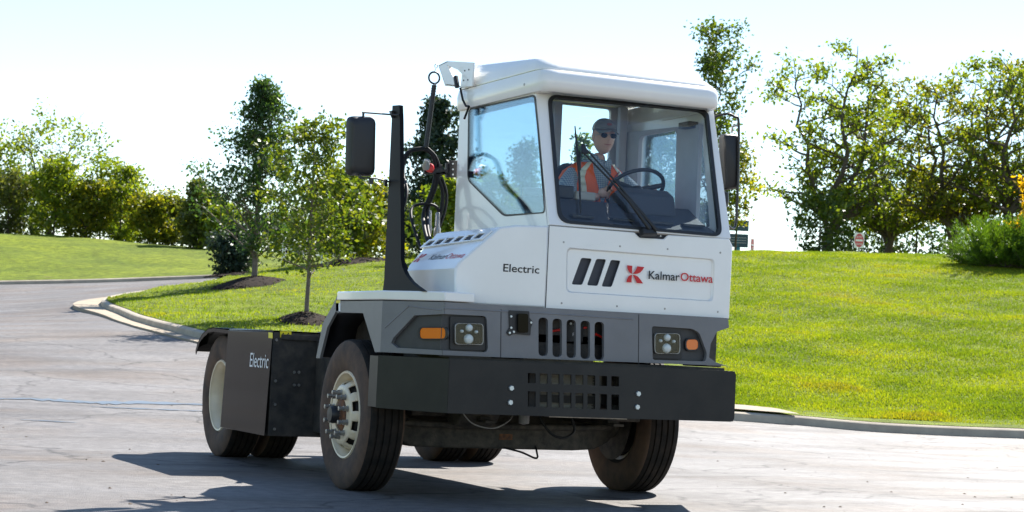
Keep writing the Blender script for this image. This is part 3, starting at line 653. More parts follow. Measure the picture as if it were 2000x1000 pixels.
mulch('mulch_mound', 'dark mulch mound around the tall island tree', 490, 560, 45, .95, 1.3, .22, 1)
mulch('mulch_mound', 'dark mulch mound around the smaller oak nearest the tractor', 597, 632, 33.5, .62, .9, .22, 2)
mulch('mulch_mound', 'long mulch bed left of the mirror post under the low oak', 690, 530, 55, 1.4, 1.6, .2, 3)
mulch('mulch_mound', 'small mulch patch under the round dark bush', 455, 528, 61, .9, 1.4, .08, 4)

# ------------------------------------------------------------------ signs and gate in the background
def no_entry(px, py_top, py_bot, py_foot, d, wpx, label, turn=0.):
    b = surv(px, py_foot, d); foot = V((b.x, b.y, h1(b.x, b.y)+.05)); T = thing('road_sign', label, 'sign', foot, 'red and white no entry signs'); k = d/FPX*1.02
    c = surv(px, (py_top+py_bot)/2, d); hw = wpx*k/2; hh = (py_bot-py_top)*k/2
    U = V((RH.x*math.cos(turn)+FH.x*math.sin(turn), RH.y*math.cos(turn)+FH.y*math.sin(turn), 0)); pl = Plane((c.x, c.y, c.z), U, (0, 0, 1))
    MB().tube([foot-V((0, 0, .3)), (c.x+.0, c.y+.03, c.z+hh*.8)], .03, 8).build('post', GALV, T)
    MB().plate(pl, rnd([(-hw, -hh), (hw, -hh), (hw, hh), (-hw, hh)], hw*.12), t=.006, off=.01).build('panel', LWHT, T)
    ci = [(hw*.88*math.cos(2*math.pi*i/40), hh*.9*math.sin(2*math.pi*i/40)) for i in range(40)]
    MB().plate(pl, ci, t=.003, off=.014).build('disc', SRED, T)
    MB().plate(pl, [(-hw*.7, -hh*.13), (hw*.7, -hh*.13), (hw*.7, hh*.13), (-hw*.7, hh*.13)], t=.002, off=.017).build('bar', LWHT, T)
    for s_, y in (('DO NOT', hh*.33), ('ENTER', -hh*.62)):
        h = hh*.26; w_ = text_width(s_, h); f_ = min(1., hw*1.15/w_); text_mesh('lettering', s_, pl, -w_*f_/2, y, h, LWHT, T, sx=f_, off=.0165)
no_entry(1678, 455, 484, 508, 58, 19, 'square white sign with red no entry disc standing in front of the right wood')
no_entry(1469, 466, 491, 500, 60, 19, 'far no entry sign turned almost edge on beside the teal sign board', turn=1.1)
def board():
    b = surv(1441, 498, 62); z0 = h1(b.x, b.y); T = thing('sign_board', 'dark teal information sign board on teal posts beside the cab', 'sign', (b.x, b.y, z0)); pl = Plane(surv(1441, 470, 62), RH, (0, 0, 1)); k = 62/FPX
    for s in (-30, 0): MB().box((b.x-.05+RH.x*s*k, b.y-.05+RH.y*s*k, z0-.2), (b.x+.05+RH.x*s*k, b.y+.05+RH.y*s*k, z0+.8)).build('post', SIGNP, T)
    MB().plate(pl, [(-45*k, -13*k), (20*k, -13*k), (20*k, 13*k), (-45*k, 13*k)], t=.06, off=.06).build('panel', SIGNB, T, bevel=.005)
    MB().plate(pl, [(-45*k, 19*k), (20*k, 19*k), (20*k, 40*k), (-45*k, 40*k)], t=.06, off=.06).build('panel', SIGNB, T, bevel=.005)
    m = MB()
    for y in (5, 0, -5): m.plate(pl, [(-40*k, y*k), (16*k, y*k), (16*k, (y+1.2)*k), (-40*k, (y+1.2)*k)], t=.002, off=.064)
    m.build('lettering_lines', GALV, T)
board()
def gate():
    b = V(G(560, 520, 66)); T = thing('utility_frame', 'white pipe frame with a pale box on the lawn between the two island trees', 'utility frame', b); k = 66/FPX; m = MB()
    P = lambda x, z: b + RH*x*k + V((0, 0, z*k))
    MB().tube([P(-6, -3), P(-6, 42)], .035, 8).build('post', LWHT, T); MB().tube([P(68, -3), P(68, 40)], .035, 8).build('post', LWHT, T)
    MB().tube([P(-6, 41), P(68, 41)], .03, 8).build('rail', LWHT, T); MB().tube([P(-6, 32), P(68, 31)], .03, 8).build('rail', LWHT, T)
    q = P(10, 32); MB().box((q.x, q.y-.1, q.z), (q.x+.5, q.y+.2, q.z+.28)).build('box', GALV, T, bevel=.01)
gate()
q = V(G(550, 530, 60)); tag(MB().tube([q-V((0, 0, .2)), q+V((0, 0, .9))], .022, 8).build('marker_post', LWHT), 'thin white marker post on the lawn between the two island trees', 'post')

# loose chips and leaves on the road
def debris():
    m = MB(); rd = random.Random(4)
    for i in range(260):
        d = rd.uniform(9.5, 26); px = rd.uniform(1350, 2000) if rd.random() < .62 else rd.uniform(0, 420); u = (px-1000)/FPX*d; x, y = W2(u, d); z = h1(x, y); s = rd.choice((.004, .004, .005, .006, .008, .014))
        a = rd.uniform(0, 6); vs = [V((x+s*math.cos(a+k*1.57)*rd.uniform(.6, 1.4), y+s*math.sin(a+k*1.57)*rd.uniform(.6, 1.4), z+.002)) for k in range(4)]; t = V((x, y, z+s*.7)); m.add(vs+[t], [(0, 1, 4), (1, 2, 4), (2, 3, 4), (3, 0, 4)])
    tag(m.build('road_debris', mat('dry_leaf_and_grit', (.09, .06, .04), .9)), 'dark grit and leaf crumbs scattered over the pale road', 'debris', kind='stuff')
debris()

# ================================================================== THE TRACTOR
X, Y, Z = V((1, 0, 0)), V((0, 1, 0)), V((0, 0, 1))
TR = thing('terminal_tractor', 'white electric terminal tractor with offset cab, black bumper and grey fascia, driven across the lot', 'truck', (0, 2.6, 0))
FA = Plane((0, .08, 0), X, Z); BU = Plane((0, 0, 0), X, Z); CF_ = Plane((0, .12, 0), X, Z)
WI = Plane((0, .12, 1.81), X, (0, .30, .91)); SD = Plane((-.34, 0, 0), Y, Z); DS = Plane((-1.28, 0, 0), Y, Z)
a0, a1 = V((-1.28, .6, 0)), V((-1.06, .08, 0)); AN = Plane(a1, a0-a1, Z)
b0, b1 = V((-1.30, .58, 0)), V((-1.043, 0, 0)); BA = Plane(b1, b0-b1, Z); SB = Plane((-1.30, 0, 0), Y, Z)
H0 = V((-.35, .12, 0)); HF = Plane(H0, V((-.66, .07, 0)), Z)

# ---- bumper
bp = MB(); zt, zb = .917, .578
slots = []
for i in range(8):
    x0 = 1030 + i*(1186/8*.159); 
    xa, xb = 1031+i*23.3, 1031+i*23.3+15
    for (ya, yb) in ((728.5+i*.9, 748+i*.9), (764+i*.9, 794+i*.9)):
        slots.append(rnd(BU.hits([(xa, ya), (xb, ya+.6), (xb, yb+.6), (xa, yb)]), .004, 3))
bp.plate(BU, rnd([(-1.043, zb), (1.043, zb), (1.043, zt), (-1.043, zt)], [.004, .035, .035, .004], 5), slots, t=.012)
lb = (b0-b1).length
bp.plate(BA, [(.003, zb), (lb, zb), (lb, zt), (.003, zt)], t=.012)
bR = Plane((1.043, .013, 0), V((.257, .58, 0)), Z); bR.N = V((.58, -.257, 0)).normalized(); bp.plate(bR, [(.004, zb+.002), (lb, zb+.002), (lb, zt-.002), (.004, zt-.002)], t=.012)
bp.plate(Plane((-1.3, .582, 0), Y, Z), [(0, zb+.004), (.15, zb+.004), (.15, zt-.004), (0, zt-.004)], t=.012)
bumper = bp.build('bumper', BLACK, TR, bevel=.008, seg=3)
pf = MB(); fl = [(-1.04, .014), (1.028, .014), (1.27, .575), (.9, .575), (.9, .3), (-.9, .3), (-.9, .66), (-1.29, .66), (-1.29, .585)]
for z in (zt-.016, zb+.004):
    k = len(fl); pf.add([(x, y, z) for x, y in fl]+[(x, y, z+.010) for x, y in fl], [tuple(range(k)), tuple(range(2*k-1, k-1, -1))]+[(i, (i+1) % k, (i+1) % k+k, i+k) for i in range(k)])
pf.build('bumper_flange', BLACK, bumper)
for (px, py) in ((998, 758), (996, 786), (1246, 769), (1244, 795)):
    c = BU.h3(px, py); MB().lathe([(0, .014), (.016, .014), (.018, .01), (.018, 0)], c, (0, -1, 0), 6).build('bolt', BOLT, bumper)
# louvred radiator behind the bumper slots and the grille
rad = MB(); 
for i in range(34): rad.box((-.42, .235, .60+i*.018), (.10, .26, .606+i*.018))
rad.box((-.42, .262, .58), (.10, .30, 1.24)); rad.build('radiator', FIN, TR, smooth=None)
rb = MB(); rb.box((-.45, .215, .66), (.34, .232, .71)); rb.box((-.40, .20, 1.05), (.34, .23, 1.10)); rb.box((-.455, .21, .58), (-.435, .29, 1.25)); rb.build('radiator_bracket', BLACKP, TR)
m = MB(); m.box((.115, .2, .6), (.135, .26, .92)); m.box((.24, .22, .6), (.28, .26, .9)); m.build('radiator_pipe', STEEL, TR)
cb = MB(); cb.tube([(-.28, .19, 1.12), (-.2, .185, 1.135), (-.1, .19, 1.15), (-.0, .19, 1.16)], .008); cb.tube([(.02, .19, 1.10), (.07, .185, 1.12), (.12, .19, 1.10)], .008); cb.build('red_cable', RED, TR, smooth=60)
m = MB(); m.box((-.155, .17, 1.06), (-.03, .2, 1.21)); ib = m.build('inlet_box', BLACKP, TR, bevel=.004)
for p in ((-.13, 1.18), (-.1, 1.18)): MB().lathe([(.008, 0), (.008, .008)], (p[0], .168, p[1]), (0, -1, 0), 10).build('bolt', BOLT, ib)
text_mesh('lettering', 'P1', Plane((-.112, .168, 1.10), X, Z), 0, 0, .022, LWHT, ib)

# ---- grey fascia: front skin, angled corner, side skin with wheel arch
xl = -1.058
def fz(px, py): return FA.hit(px, py)
top_z, bot_z = 1.272, .938
hole_L = [(xl, fz(880, 614)[1]), fz(944, 617), fz(949, 619.5), fz(951, 625), fz(953, 680), fz(951, 686), fz(946, 688), (xl, fz(880, 685)[1])]
sl5 = []
for i in range(5):
    cx = 1060.7 + 27.4*i; yt, yb = 620+2.1*i, 695+1.9*i
    sl5.append(rnd(FA.hits([(cx-9, yt), (cx+9.5, yt+.6), (cx+9.5, yb+.6), (cx-9, yb)]), .03, 5))
hole_R = rnd(FA.hits([(1273, 637), (1352, 642), (1366, 650), (1381, 690), (1378, 706), (1275, 703)]), .02, 4)
hole_P = rnd(FA.hits([(1012, 612), (1030, 613), (1030, 645), (1012, 645)]), .01, 3)
right_edge = [fz(1422, 621), fz(1424, 640), fz(1400, 648), fz(1388, 672), fz(1385, 698), fz(1397, 707), fz(1418, 714)]
outer = [(xl, bot_z), (xl, hole_L[-1][1])] + list(reversed(hole_L[1:-1])) + [(xl, hole_L[0][1]), (xl, top_z)] + [(right_edge[0][0], top_z)] + right_edge[1:] + [(right_edge[-1][0], bot_z+.012)]
fs = MB(); fs.plate(FA, outer, sl5+[hole_R], t=.03)
LA = (a0-a1).length
def az(px, py): return AN.hit(px, py)
# angled corner with the swept lamp recess
hz0, hz1 = hole_L[0][1], hole_L[-1][1]
rec = [az(809, 616), az(768, 660), az(764, 670), az(775, 679), ]
fs.plate(AN, [(.002, bot_z), (LA, bot_z), (LA, top_z), (.002, top_z), (.002, hz0), rec[0], rec[1], rec[2], rec[3], (.002, hz1)], t=.03)
# side skin with arch
e = [(.602, bot_z), (.70, .935), (.96, 1.19), (1.40, 1.194), (1.46, 1.20), (1.46, top_z), (.602, top_z)]
fs.plate(DS, [(p[0]-DS.O.y, p[1]) for p in e], t=.03)
# mirrored right hand return

fascia = fs.build('fascia', GREY, TR, bevel=.009, seg=3)
# ridge lines on the fascia
rg = MB()
for A_, B_ in (((906, 604), (1064, 612)), ((1064, 612), (1236, 624))): rg.tube([FA.h3(*A_, -.002), FA.h3(*B_, -.002)], .006, 8)
rg.tube([AN.h3(798, 598, -.003), AN.h3(752, 640, -.003)], .007, 8); rg.tube([AN.h3(798, 598, -.003), AN.h3(862, 606, -.003)], .006, 8)
rg.tube([FA.h3(866, 602, -.003), FA.h3(906, 604, -.002)], .006, 8); rg.build('fascia_ridge', GREY, fascia, smooth=60)
for px, (p0, p1) in ((978, (604, 698)), (1247, (614, 711))): MB().plate(FA, FA.hits([(px, p0), (px+1.3, p0), (px+.5, p1), (px-.8, p1)]), t=.004, off=.0015).build('panel_gap', LBLK, fascia)
for q in (((.90, .112, 1.215), (1.01, .45, 1.262)), ((.88, .112, .938), (1.0, .45, .962))): MB().box(*q).build('fascia_ledge', GREY, fascia, bevel=.012, seg=3)
MB().box((-1.0, .115, .916), (1.02, .9, .934)).build('fascia_tray', FRAME, TR)
# lamp recess plates
FB = Plane((0, .112, 0), X, Z); AB = Plane(a1+V((.012, .036, 0)), a0-a1, Z)
rp = MB(); rp.plate(FB, [(-1.062, 1.0-.07), (FA.hit(957, 650)[0]+.03, .93), (FA.hit(957, 650)[0]+.03, 1.25), (-1.062, 1.25)], t=.01)
rp.plate(AB, [(0, .95), (.5, .95), (.5, 1.25), (0, 1.25)], t=.01)
rp3 = MB(); rp3.plate(Plane((0, .118, 0), X, Z), FA.hits([(1266, 630), (1388, 636), (1388, 712), (1268, 710)]), t=.01)
rplate = rp.build('lamp_recess', GREYD, fascia); rp3.build('lamp_recess', GREYD, fascia)

LEDM = mat('frosted_lens', (.62, .66, .63), .3)
def headlight(cx, cy, w_, h_):
    hb = MB(); hb.plate(Plane((0, .098, 0), X, Z), rnd(FA.hits([(cx-w_*.62, cy-h_*.82), (cx+w_*.62, cy-h_*.78), (cx+w_*.62, cy+h_*.78), (cx-w_*.62, cy+h_*.74)]), .012, 3), t=.012)
    hd = hb.build('headlight', BLACKP, TR, bevel=.003)
    q = FA.hits([(cx-w_/2, cy-h_/2), (cx+w_/2, cy-h_/2+1), (cx+w_/2, cy+h_/2+1), (cx-w_/2, cy+h_/2)]); bz = rnd(q, .028, 5)
    MB().plate(Plane((0, .075, 0), X, Z), bz, [inset(bz, .006)], t=.022).build('bezel', STEEL, hd, bevel=.003)
    MB().plate(Plane((0, .086, 0), X, Z), inset(bz, .010), t=.004).build('reflector_bowl', mat('lamp_bowl', (.018, .022, .016), .35, spec=.2), hd)
    c = FA.h3(cx, cy); rd_ = MB()
    for dx, dz, r in ((0, -.033, .032), (0, .038, .024), (-.05, .014, .011), (.05, .014, .011)):
        rd_.lathe([(r, 0), (r*.92, .012), (r*.6, .02), (0, .023)], (c.x+dx, .086, c.z+dz), (0, -1, 0), 24)
    rd_.build('projector_lens', LEDM, hd, smooth=60)
    MB().plate(Plane((0, .068, 0), X, Z), inset(bz, .004), t=.004).build('lens_cover', GLASSC, hd)
headlight(916, 652, 56, 42); headlight(1303, 670.5, 50, 40)
def indicator(pl, cx, cy, w_, h_, off=.012):
    q = rnd(pl.hits([(cx-w_/2, cy-h_/2), (cx+w_/2, cy-h_/2), (cx+w_/2, cy+h_/2), (cx-w_/2, cy+h_/2)]), min(h_/FPX*13*.5, .03), 6)
    c = sum((V(p) for p in q), V((0, 0)))/len(q); big = [tuple(c+(V(p)-c)*1.12+(V(p)-c).normalized()*.006) for p in q]
    o = MB().plate(pl, big, [q], t=.015, off=off+.004).build('turn_signal', BLACKP, TR, bevel=.002)
    MB().plate(pl, q, t=.01, off=off).build('signal_lens', ORANGE, o, bevel=.004)
indicator(AB, 848, 651, 50, 21); indicator(Plane((0, .108, 0), X, Z), 1351, 673, 23, 20, .006)
# charge port latch on the fascia
lt = MB(); lt.plate(FA, rnd(FA.hits([(993, 606), (1033, 608), (1033, 620), (1040, 629), (1036, 640), (1035, 655), (1002, 652), (994, 656), (988, 650), (994, 640)]), .006, 3), t=.008, off=.009)
latch = lt.build('charge_port_latch', BLACKP, TR, bevel=.002)
MB().plate(FA, rnd(FA.hits([(1008, 612), (1028, 613), (1028, 650), (1008, 649)]), .016, 5), t=.01, off=.03).build('latch_cover', BLACKG, latch, bevel=.006, seg=3)
for p in ((997, 618), (1036, 630), (997, 640), (994, 650), (1002, 648)): MB().lathe([(0, .006), (.007, .006), (.008, 0)], FA.h3(*p, .009), (0, -1, 0), 10).build('bolt', BOLT, latch)

# ---- deck slab (white) and yellow-white sticker
dk = [(-1.29, 1.47), (-1.29, .60), (-1.066, .075), (-.86, .075), (-.86, 1.47)]
m = MB(); k = len(dk); m.add([(x, y, 1.278) for x, y in dk]+[(x, y, 1.338) for x, y in dk], [tuple(range(k)), tuple(range(2*k-1, k-1, -1))]+[(i, (i+1) % k, (i+1) % k+k, i+k) for i in range(k)])
m.build('deck_slab', WHITE, TR, bevel=.008, seg=3)
st = MB().plate(DS, DS.hits([(656.5, 586), (665, 586), (665, 608), (656.5, 608)]), t=.002, off=.002).build('warning_label', LWHT, TR)
MB().plate(DS, DS.hits([(657, 586.5), (664.5, 586.5), (664.5, 592), (657, 592)]), t=.001, off=.003).build('yellow_band', YELLOW, st)

# ---- hood beside the cab
fpl = [HF.h3(*p) for p in ((889, 593), (1066, 601.5), (1072, 441), (1008, 440), (976, 444), (896, 513), (889, 524))]
ys = [1.02, 1.25, 1.25, 1.25, 1.22, 1.05, 1.02]
rear = [V((p.x, y, p.z - (.0))) for p, y in zip(fpl, ys)]
mid1 = [p.lerp(r, .02) for p, r in zip(fpl, rear)]
hood = MB().loft([fpl, mid1, [p.lerp(r, .5) for p, r in zip(fpl, rear)], [p.lerp(r, .98) for p, r in zip(fpl, rear)], rear]).build('hood', WHITE, TR, bevel=.014, seg=3)
c0, c1 = fpl[4], fpl[5]; CH = Plane(c1, Y, (c0-c1))
vm = MB(); vf = CH.hits([(843, 454), (950, 451), (950, 467), (843, 474)])
vn = MB()
va, vb = CH.hit(848, 464), CH.hit(948, 460)
cells = []
for i in range(6):
    u0 = va[0] + (vb[0]-va[0])*(i/6+.01); u1 = va[0]+(vb[0]-va[0])*((i+1)/6-.035); v0 = va[1]+(vb[1]-va[1])*i/6; cells.append([(u0, v0-.028), (u1, v0-.028), (u1, v0+.028), (u0, v0+.028)])
ua, ub = va[0], vb[0]; vt = MB().plate(CH, [(ua+.03, va[1]-.045), (ub-.03, vb[1]-.045), (ub-.03, vb[1]+.045), (ua+.03, va[1]+.045)], cells, t=.012, off=.012).build('hood_vent', WHITE, hood, bevel=.003)
for c in cells:
    MB().plate(CH, c, t=.002, off=.003).build('vent_cell', LBLK, hood); mm = MB()
    for j in (.3, .6): mm.plate(CH, [(c[0][0], c[0][1]+.056*j), (c[1][0], c[0][1]+.056*j), (c[1][0], c[0][1]+.056*j+.006), (c[0][0], c[0][1]+.056*j+.006)], t=.002, off=.006)
    mm.build('vent_slat', GREYD, hood)

def k_logo(pl, a, b, h, m, parent, s=1, off=.002):
    """red emblem: a K of two petals on a bar, lower left corner (a, b)"""
    T = lambda pts: [(a+s*x*h, b+y*h) for x, y in pts]
    arc = lambda cx, cy, r, q0, q1, n=8: [(cx+r*math.cos(R(q0+(q1-q0)*i/n)), cy+r*math.sin(R(q0+(q1-q0)*i/n))) for i in range(n+1)]
    M_ = MB()
    M_.plate(pl, T([(.0, 1), (.34, .99), (.34, .52), (.28, .525), (.15, .61), (.06, .74), (.01, .90)]), t=.001, off=off)
    M_.plate(pl, T([(.0, 0), (.34, 0), (.34, .455), (.28, .45), (.15, .38), (.06, .25), (.01, .12)]), t=.001, off=off)
    M_.plate(pl, T([(.68, .98), (1.15, .96), (1.04, .78), (.89, .62), (.72, .54), (.55, .52), (.385, .52), (.50, .62), (.60, .77)]), t=.001, off=off)
    M_.plate(pl, T([(.385, .46), (.56, .44), (.75, .37), (.92, .21), (1.12, -.02), (.68, -.01), (.62, .13), (.52, .29)]), t=.001, off=off)
    M_.build('emblem', m, parent)
# lettering on hood front and on the chamfer
a_, b_ = HF.hit(981, 530); a2, _ = HF.hit(1051, 533)
hh_ = .052; tw = text_width('Electric', hh_)
text_mesh('lettering', 'Electric', HF, a_, b_, hh_, LBLK, hood, font_off=.01, sx=abs(a2-a_)/tw, flip=(HF.U.x < 0))
q = CH.hit(822, 498); q2 = CH.hit(846, 498); q3 = CH.hit(912, 494); dirn = -1 if CH.U.dot(X*0+Y) > 0 else 1
k_logo(CH, q[0], q[1]-.01, .085, LRED, hood, s=-1)
ln = abs(q3[0]-q2[0]); t1, t2 = text_width('Kalmar', .06), text_width('Ottawa', .06); kx = ln/(t1+t2)
text_mesh('lettering', 'Kalmar', CH, q2[0], q2[1]-.005, .06, LBLK, hood, sx=kx, flip=True); text_mesh('lettering', 'Ottawa', CH, q2[0]-t1*kx, q2[1]-.005, .06, LRED, hood, sx=kx, flip=True)

# ---- cab
xL, xR, yB = -.34, 1.035, 1.70; zW0, zW1 = 1.81, 2.72
cab = MB()
# lower front panel with slanted openings
pin = rnd(CF_.hits([(1108, 485), (1395, 507), (1392, 588), (1107, 570)]), .035, 5)
sl3 = [rnd(CF_.hits([p for p in q]), .014, 4) for q in (
    [(1137, 503.5), (1158, 505), (1139, 556.5), (1118, 555.5)], [(1166.5, 505.5), (1186, 506.5), (1169, 558.5), (1148, 557)], [(1195, 507.5), (1214, 509), (1196.5, 560.5), (1176.5, 559.5)])]
fp = [(-.345, 1.262), (1.045, 1.262), CF_.hit(1431, 480), CF_.hit(1424.5, 466)] + CF_.hits([(1305, 459), (1297, 467), (1250, 464), (1240, 454)]) + [(-.345, 1.806)]
lower = MB().plate(CF_, fp, [pin], t=.02).build('front_panel', WHITE, TR, bevel=.007, seg=3)
PR = Plane((0, .132, 0), X, Z); pin2 = [(a, b) for a, b in pin]
MB().plate(PR, [(x*1.0, z) for x, z in pin2], sl3, t=.008).build('recessed_panel', WHITE, lower, bevel=.003)
# sloping lip between panel and recess
lip = MB(); pi = inset(pin, .012); lip.loft([[CF_.p3(*p, -.001) for p in pin], [PR.p3(*p, .001) for p in pi]], cap=False).build('panel_lip', WHITE, lower)
bk = MB(); 
for i in range(16): bk.box((-.2, .17, 1.44+i*.016), (.0, .18, 1.446+i*.016))
bk.box((-.22, .185, 1.40), (.25, .19, 1.72)); bk.build('vent_mesh', FIN, lower)
m = MB(); m.box((.015, .165, 1.42), (.035, .18, 1.70)); m.build('vent_rod', STEEL, lower)
for px, py in ((1101, 473), (1211, 481), (1304, 486.5), (1407, 493.5), (1097, 592), (1205, 598), (1298.5, 603), (1402, 609)):
    MB().lathe([(0, .004), (.005, .004), (.007, 0)], CF_.h3(px, py), (0, -1, 0), 10).build('rivet', STEEL, lower)
lgx, lgz = CF_.hit(1223.5, 551); k_logo(CF_, lgx, lgz, CF_.hit(1223.5, 518)[1]-lgz, LRED, lower)
for body, pa, pb, mt in (('Kalmar', (1265, 544.5), (1325, 547.5), LBLK), ('Ottawa', (1328, 548), (1390.5, 552), LRED)):
    A_ = CF_.hit(*pa); B_ = CF_.hit(*pb); h = .057; text_mesh('lettering', body, CF_, A_[0], A_[1], h, mt, lower, font_off=.012, sx=(B_[0]-A_[0])/text_width(body, h))

# windscreen surround on its slope, opening with rounded corners
SL = V((0, .30, .91)).length
wo_ = rnd(WI.hits([(1069, 185), (1384, 214), (1410, 463), (1090, 435)]), [.07, .09, .07, .09], 7); wo_ = [(min(max(a, xL+.036), xR-.052), b) for a, b in wo_]
sur = [(xL+.003, .004), (xR-.003, .004), (xR-.003, SL), (xL+.003, SL)]
shell = MB(); shell.plate(WI, sur, [wo_], t=.035)
# left side, window opening
wl = SD.hits([(915, 213), (1046, 184), (1065, 416), (984, 423), (913, 352)]); wl = [(a+.0, b) for a, b in wl]; wlo = rnd(wl, [.05, .05, .04, .06, .06], 5)
sdp = [(.145, 1.265), (.145, 1.81), (.445, 2.72), (yB, 2.72), (yB, 1.265)]
shell.plate(SD, sdp, [wlo], t=.03)
SR = Plane((xR, 0, 0), Y, Z); SR.N = V((1, 0, 0))
wr1 = rnd([(1.40, 1.98), (.78, 1.98), (.80, 2.63), (1.40, 2.63)], .05, 4); wr2 = rnd([(.62, 1.90), (.36, 1.90), (.53, 2.60), (.62, 2.60)], .02, 3)
shell.plate(SR, sdp, [wr1, wr2], t=.03)
SBK = Plane((0, yB, 0), X, Z); SBK.N = V((0, 1, 0))
bw1 = rnd([(-.24, 1.92), (.36, 1.92), (.36, 2.82), (-.24, 2.82)], .04, 4); bw2 = rnd([(.45, 1.92), (.88, 1.92), (.88, 2.83), (.45, 2.83)], .03, 4)
shell.plate(SBK, [(xL+.002, 1.265), (xR-.002, 1.265), (xR-.002, 2.72), (xR-.01, 2.849), (xL+.01, 2.849), (xL+.002, 2.72)], [bw1, bw2], t=.03)
shell.build('cab_shell', WHITE, TR, bevel=.012, seg=3)
# black gaskets and glass
g = MB(); go = [tuple(V(p)) for p in wo_]; gi = inset(wo_, .028); g.plate(WI, go, [gi], t=.03, off=.010); gk = g.build('windscreen_gasket', BLACKP, TR, bevel=.006)
MB().plate(WI, inset(wo_, .02), t=.005, off=-.006).build('windscreen', GLASS, TR)
fr = inset(wlo, .001)
SD2 = Plane((-.346, 0, 0), Y, Z)
sg = MB().plate(SD, wlo, [inset(wlo, .014)], t=.016, off=.003).build('window_seal', BLACKP, TR)
MB().plate(SD, inset(wlo, .014), [inset(wlo, .055)], t=.003, off=-.012).build('window_frame', mat('blue_grey_frame', (.035, .07, .12), .4), sg)
MB().plate(SD, inset(wlo, .004), t=.005, off=.002).build('side_window', GLASSB, TR)
MB().plate(SR, wr1, t=.005, off=-.01).build('side_window', GLASSR, TR); MB().plate(SR, wr2, t=.005, off=-.01).build('side_window', GLASSR, TR)
MB().plate(SBK, bw1, t=.005, off=-.01).build('rear_window', GLASSR, TR); MB().plate(SBK, bw2, t=.005, off=-.01).build('rear_window', GLASSR, TR)
# inner lining: ceiling, floor, door frame, pillars
li = MB(); li.box((xL+.035, .16, 1.28), (xR-.035, 1.66, 1.32))
SRi = Plane((xR-.034, 0, 0), Y, Z); SRi.N = V((-1, 0, 0)); li.plate(SRi, [(.50, 1.33), (.50, 2.62), (1.66, 2.66), (1.66, 1.33)], [rnd([(1.38, 2.0), (.80, 2.0), (.82, 2.61), (1.38, 2.61)], .05, 4)], t=-.03)
li.box((.38, 1.60, 1.9), (.44, 1.66, 2.84)); li.box((.90, 1.55, 1.33), (.96, 1.60, 2.84))
li.plate(Plane((0, 1.664, 0), X, Z), [(xL+.04, 1.33), (xR-.04, 1.33), (xR-.04, 2.845), (xL+.04, 2.845)], [bw1, bw2], t=.004)
SLi = Plane((xL+.032, 0, 0), Y, Z); SLi.N = V((1, 0, 0)); li.plate(SLi, [(.2, 1.33), (.2, 1.82), (.46, 2.66), (1.66, 2.69), (1.66, 1.33)], [inset(wlo, -.004)], t=-.004)
li.build('cab_lining', CABIN, TR, bevel=.004)
MB().box((.915, .55, 2.60), (.99, .70, 2.645)).build('door_latch_box', BLACKP, TR, bevel=.005)
m = MB(); m.lathe([(.06, 0), (.055, .02), (.0, .025)], (-.10, .75, 2.58), (.3, -1, -.1), 24); m.build('cab_fan', GREYD, TR, smooth=60)
# dashboard
ds_ = MB(); prof = [(.16, 1.33), (.16, 1.83), (.42, 1.93), (.60, 2.03), (.74, 2.04), (.78, 1.98), (.70, 1.6), (.70, 1.33)]
ds_.loft([[V((x, y, z)) for y, z in prof] for x in (xL+.05, xR-.05)]); ds_.build('dashboard', DASH, TR, bevel=.02, seg=3)
bn = MB().loft([[V((x, y, z)) for y, z in [(.46, 1.95), (.50, 2.10), (.60, 2.15), (.76, 2.10), (.78, 1.95)]] for x in (.42, .80)]).build('instrument_binnacle', DASH, TR, bevel=.02, seg=3)
vg = MB()
for x in (-.1, .2, .5, .75): vg.box((x, .26, 1.885), (x+.16, .32, 1.90))
vg.build('defroster_vent', BLACKP, TR)
m = MB(); m.box((-.10, .66, 2.04), (.10, .74, 2.13)); rdo = m.build('radio_console', BLACKP, TR, bevel=.01)
m = MB(); m.box((-.26, .68, 2.04), (-.12, .74, 2.10)); m.box((.12, .68, 2.04), (.28, .74, 2.10)); m.build('document_tray', mat('beige_plastic', (.42, .40, .35), .6), TR, bevel=.01)
# steering wheel
SWc = V((.615, .74, 2.15)); SWn = V((0, .62, .78)).normalized(); sa = X.copy(); sb_ = SWn.cross(sa).normalized(); ring = [SWc + (sa*math.cos(2*math.pi*i/40)+sb_*math.sin(2*math.pi*i/40))*.205 for i in range(41)]
sw = MB().tube(ring, .014, 10, False).build('steering_wheel', BLACKP, TR, smooth=80)
m = MB(); m.lathe([(0, .02), (.05, .015), (.055, -.02), (0, -.03)], SWc-SWn*.02, SWn, 24)
for q_ in (90, 200, 340): m.tube([SWc-SWn*.01, SWc + (sa*math.cos(R(q_))+sb_*math.sin(R(q_)))*.2], [.022, .016], 8)
m.build('steering_spokes', BLACKP, sw, smooth=60); MB().tube([SWc-SWn*.03, SWc-SWn*.4], .035, 12).build('steering_column', BLACKP, sw)
# seat
se = MB(); se.loft([[V((.49+x, y, z)) for x, z in rnd([(-.24, 1.68), (.24, 1.68), (.24, 1.80), (-.24, 1.80)], .05, 3)] for y in (.86, 1.34)]); seat = se.build('driver_seat', SEATM, TR, bevel=.03, seg=3)
MB().loft([[V((.49+x, yy, z)) for x, yy, z in [(-w_, y0, zz), (w_, y0, zz), (w_, y0+.12, zz), (-w_, y0+.12, zz)]] for zz, w_, y0 in ((1.78, .24, 1.24), (2.05, .25, 1.27), (2.30, .22, 1.31), (2.36, .12, 1.32))]).build('seat_backrest', SEATM, seat, bevel=.03, seg=3)
MB().box((.3, .95, 1.32), (.68, 1.28, 1.68)).build('seat_pedestal', BLACKP, seat)

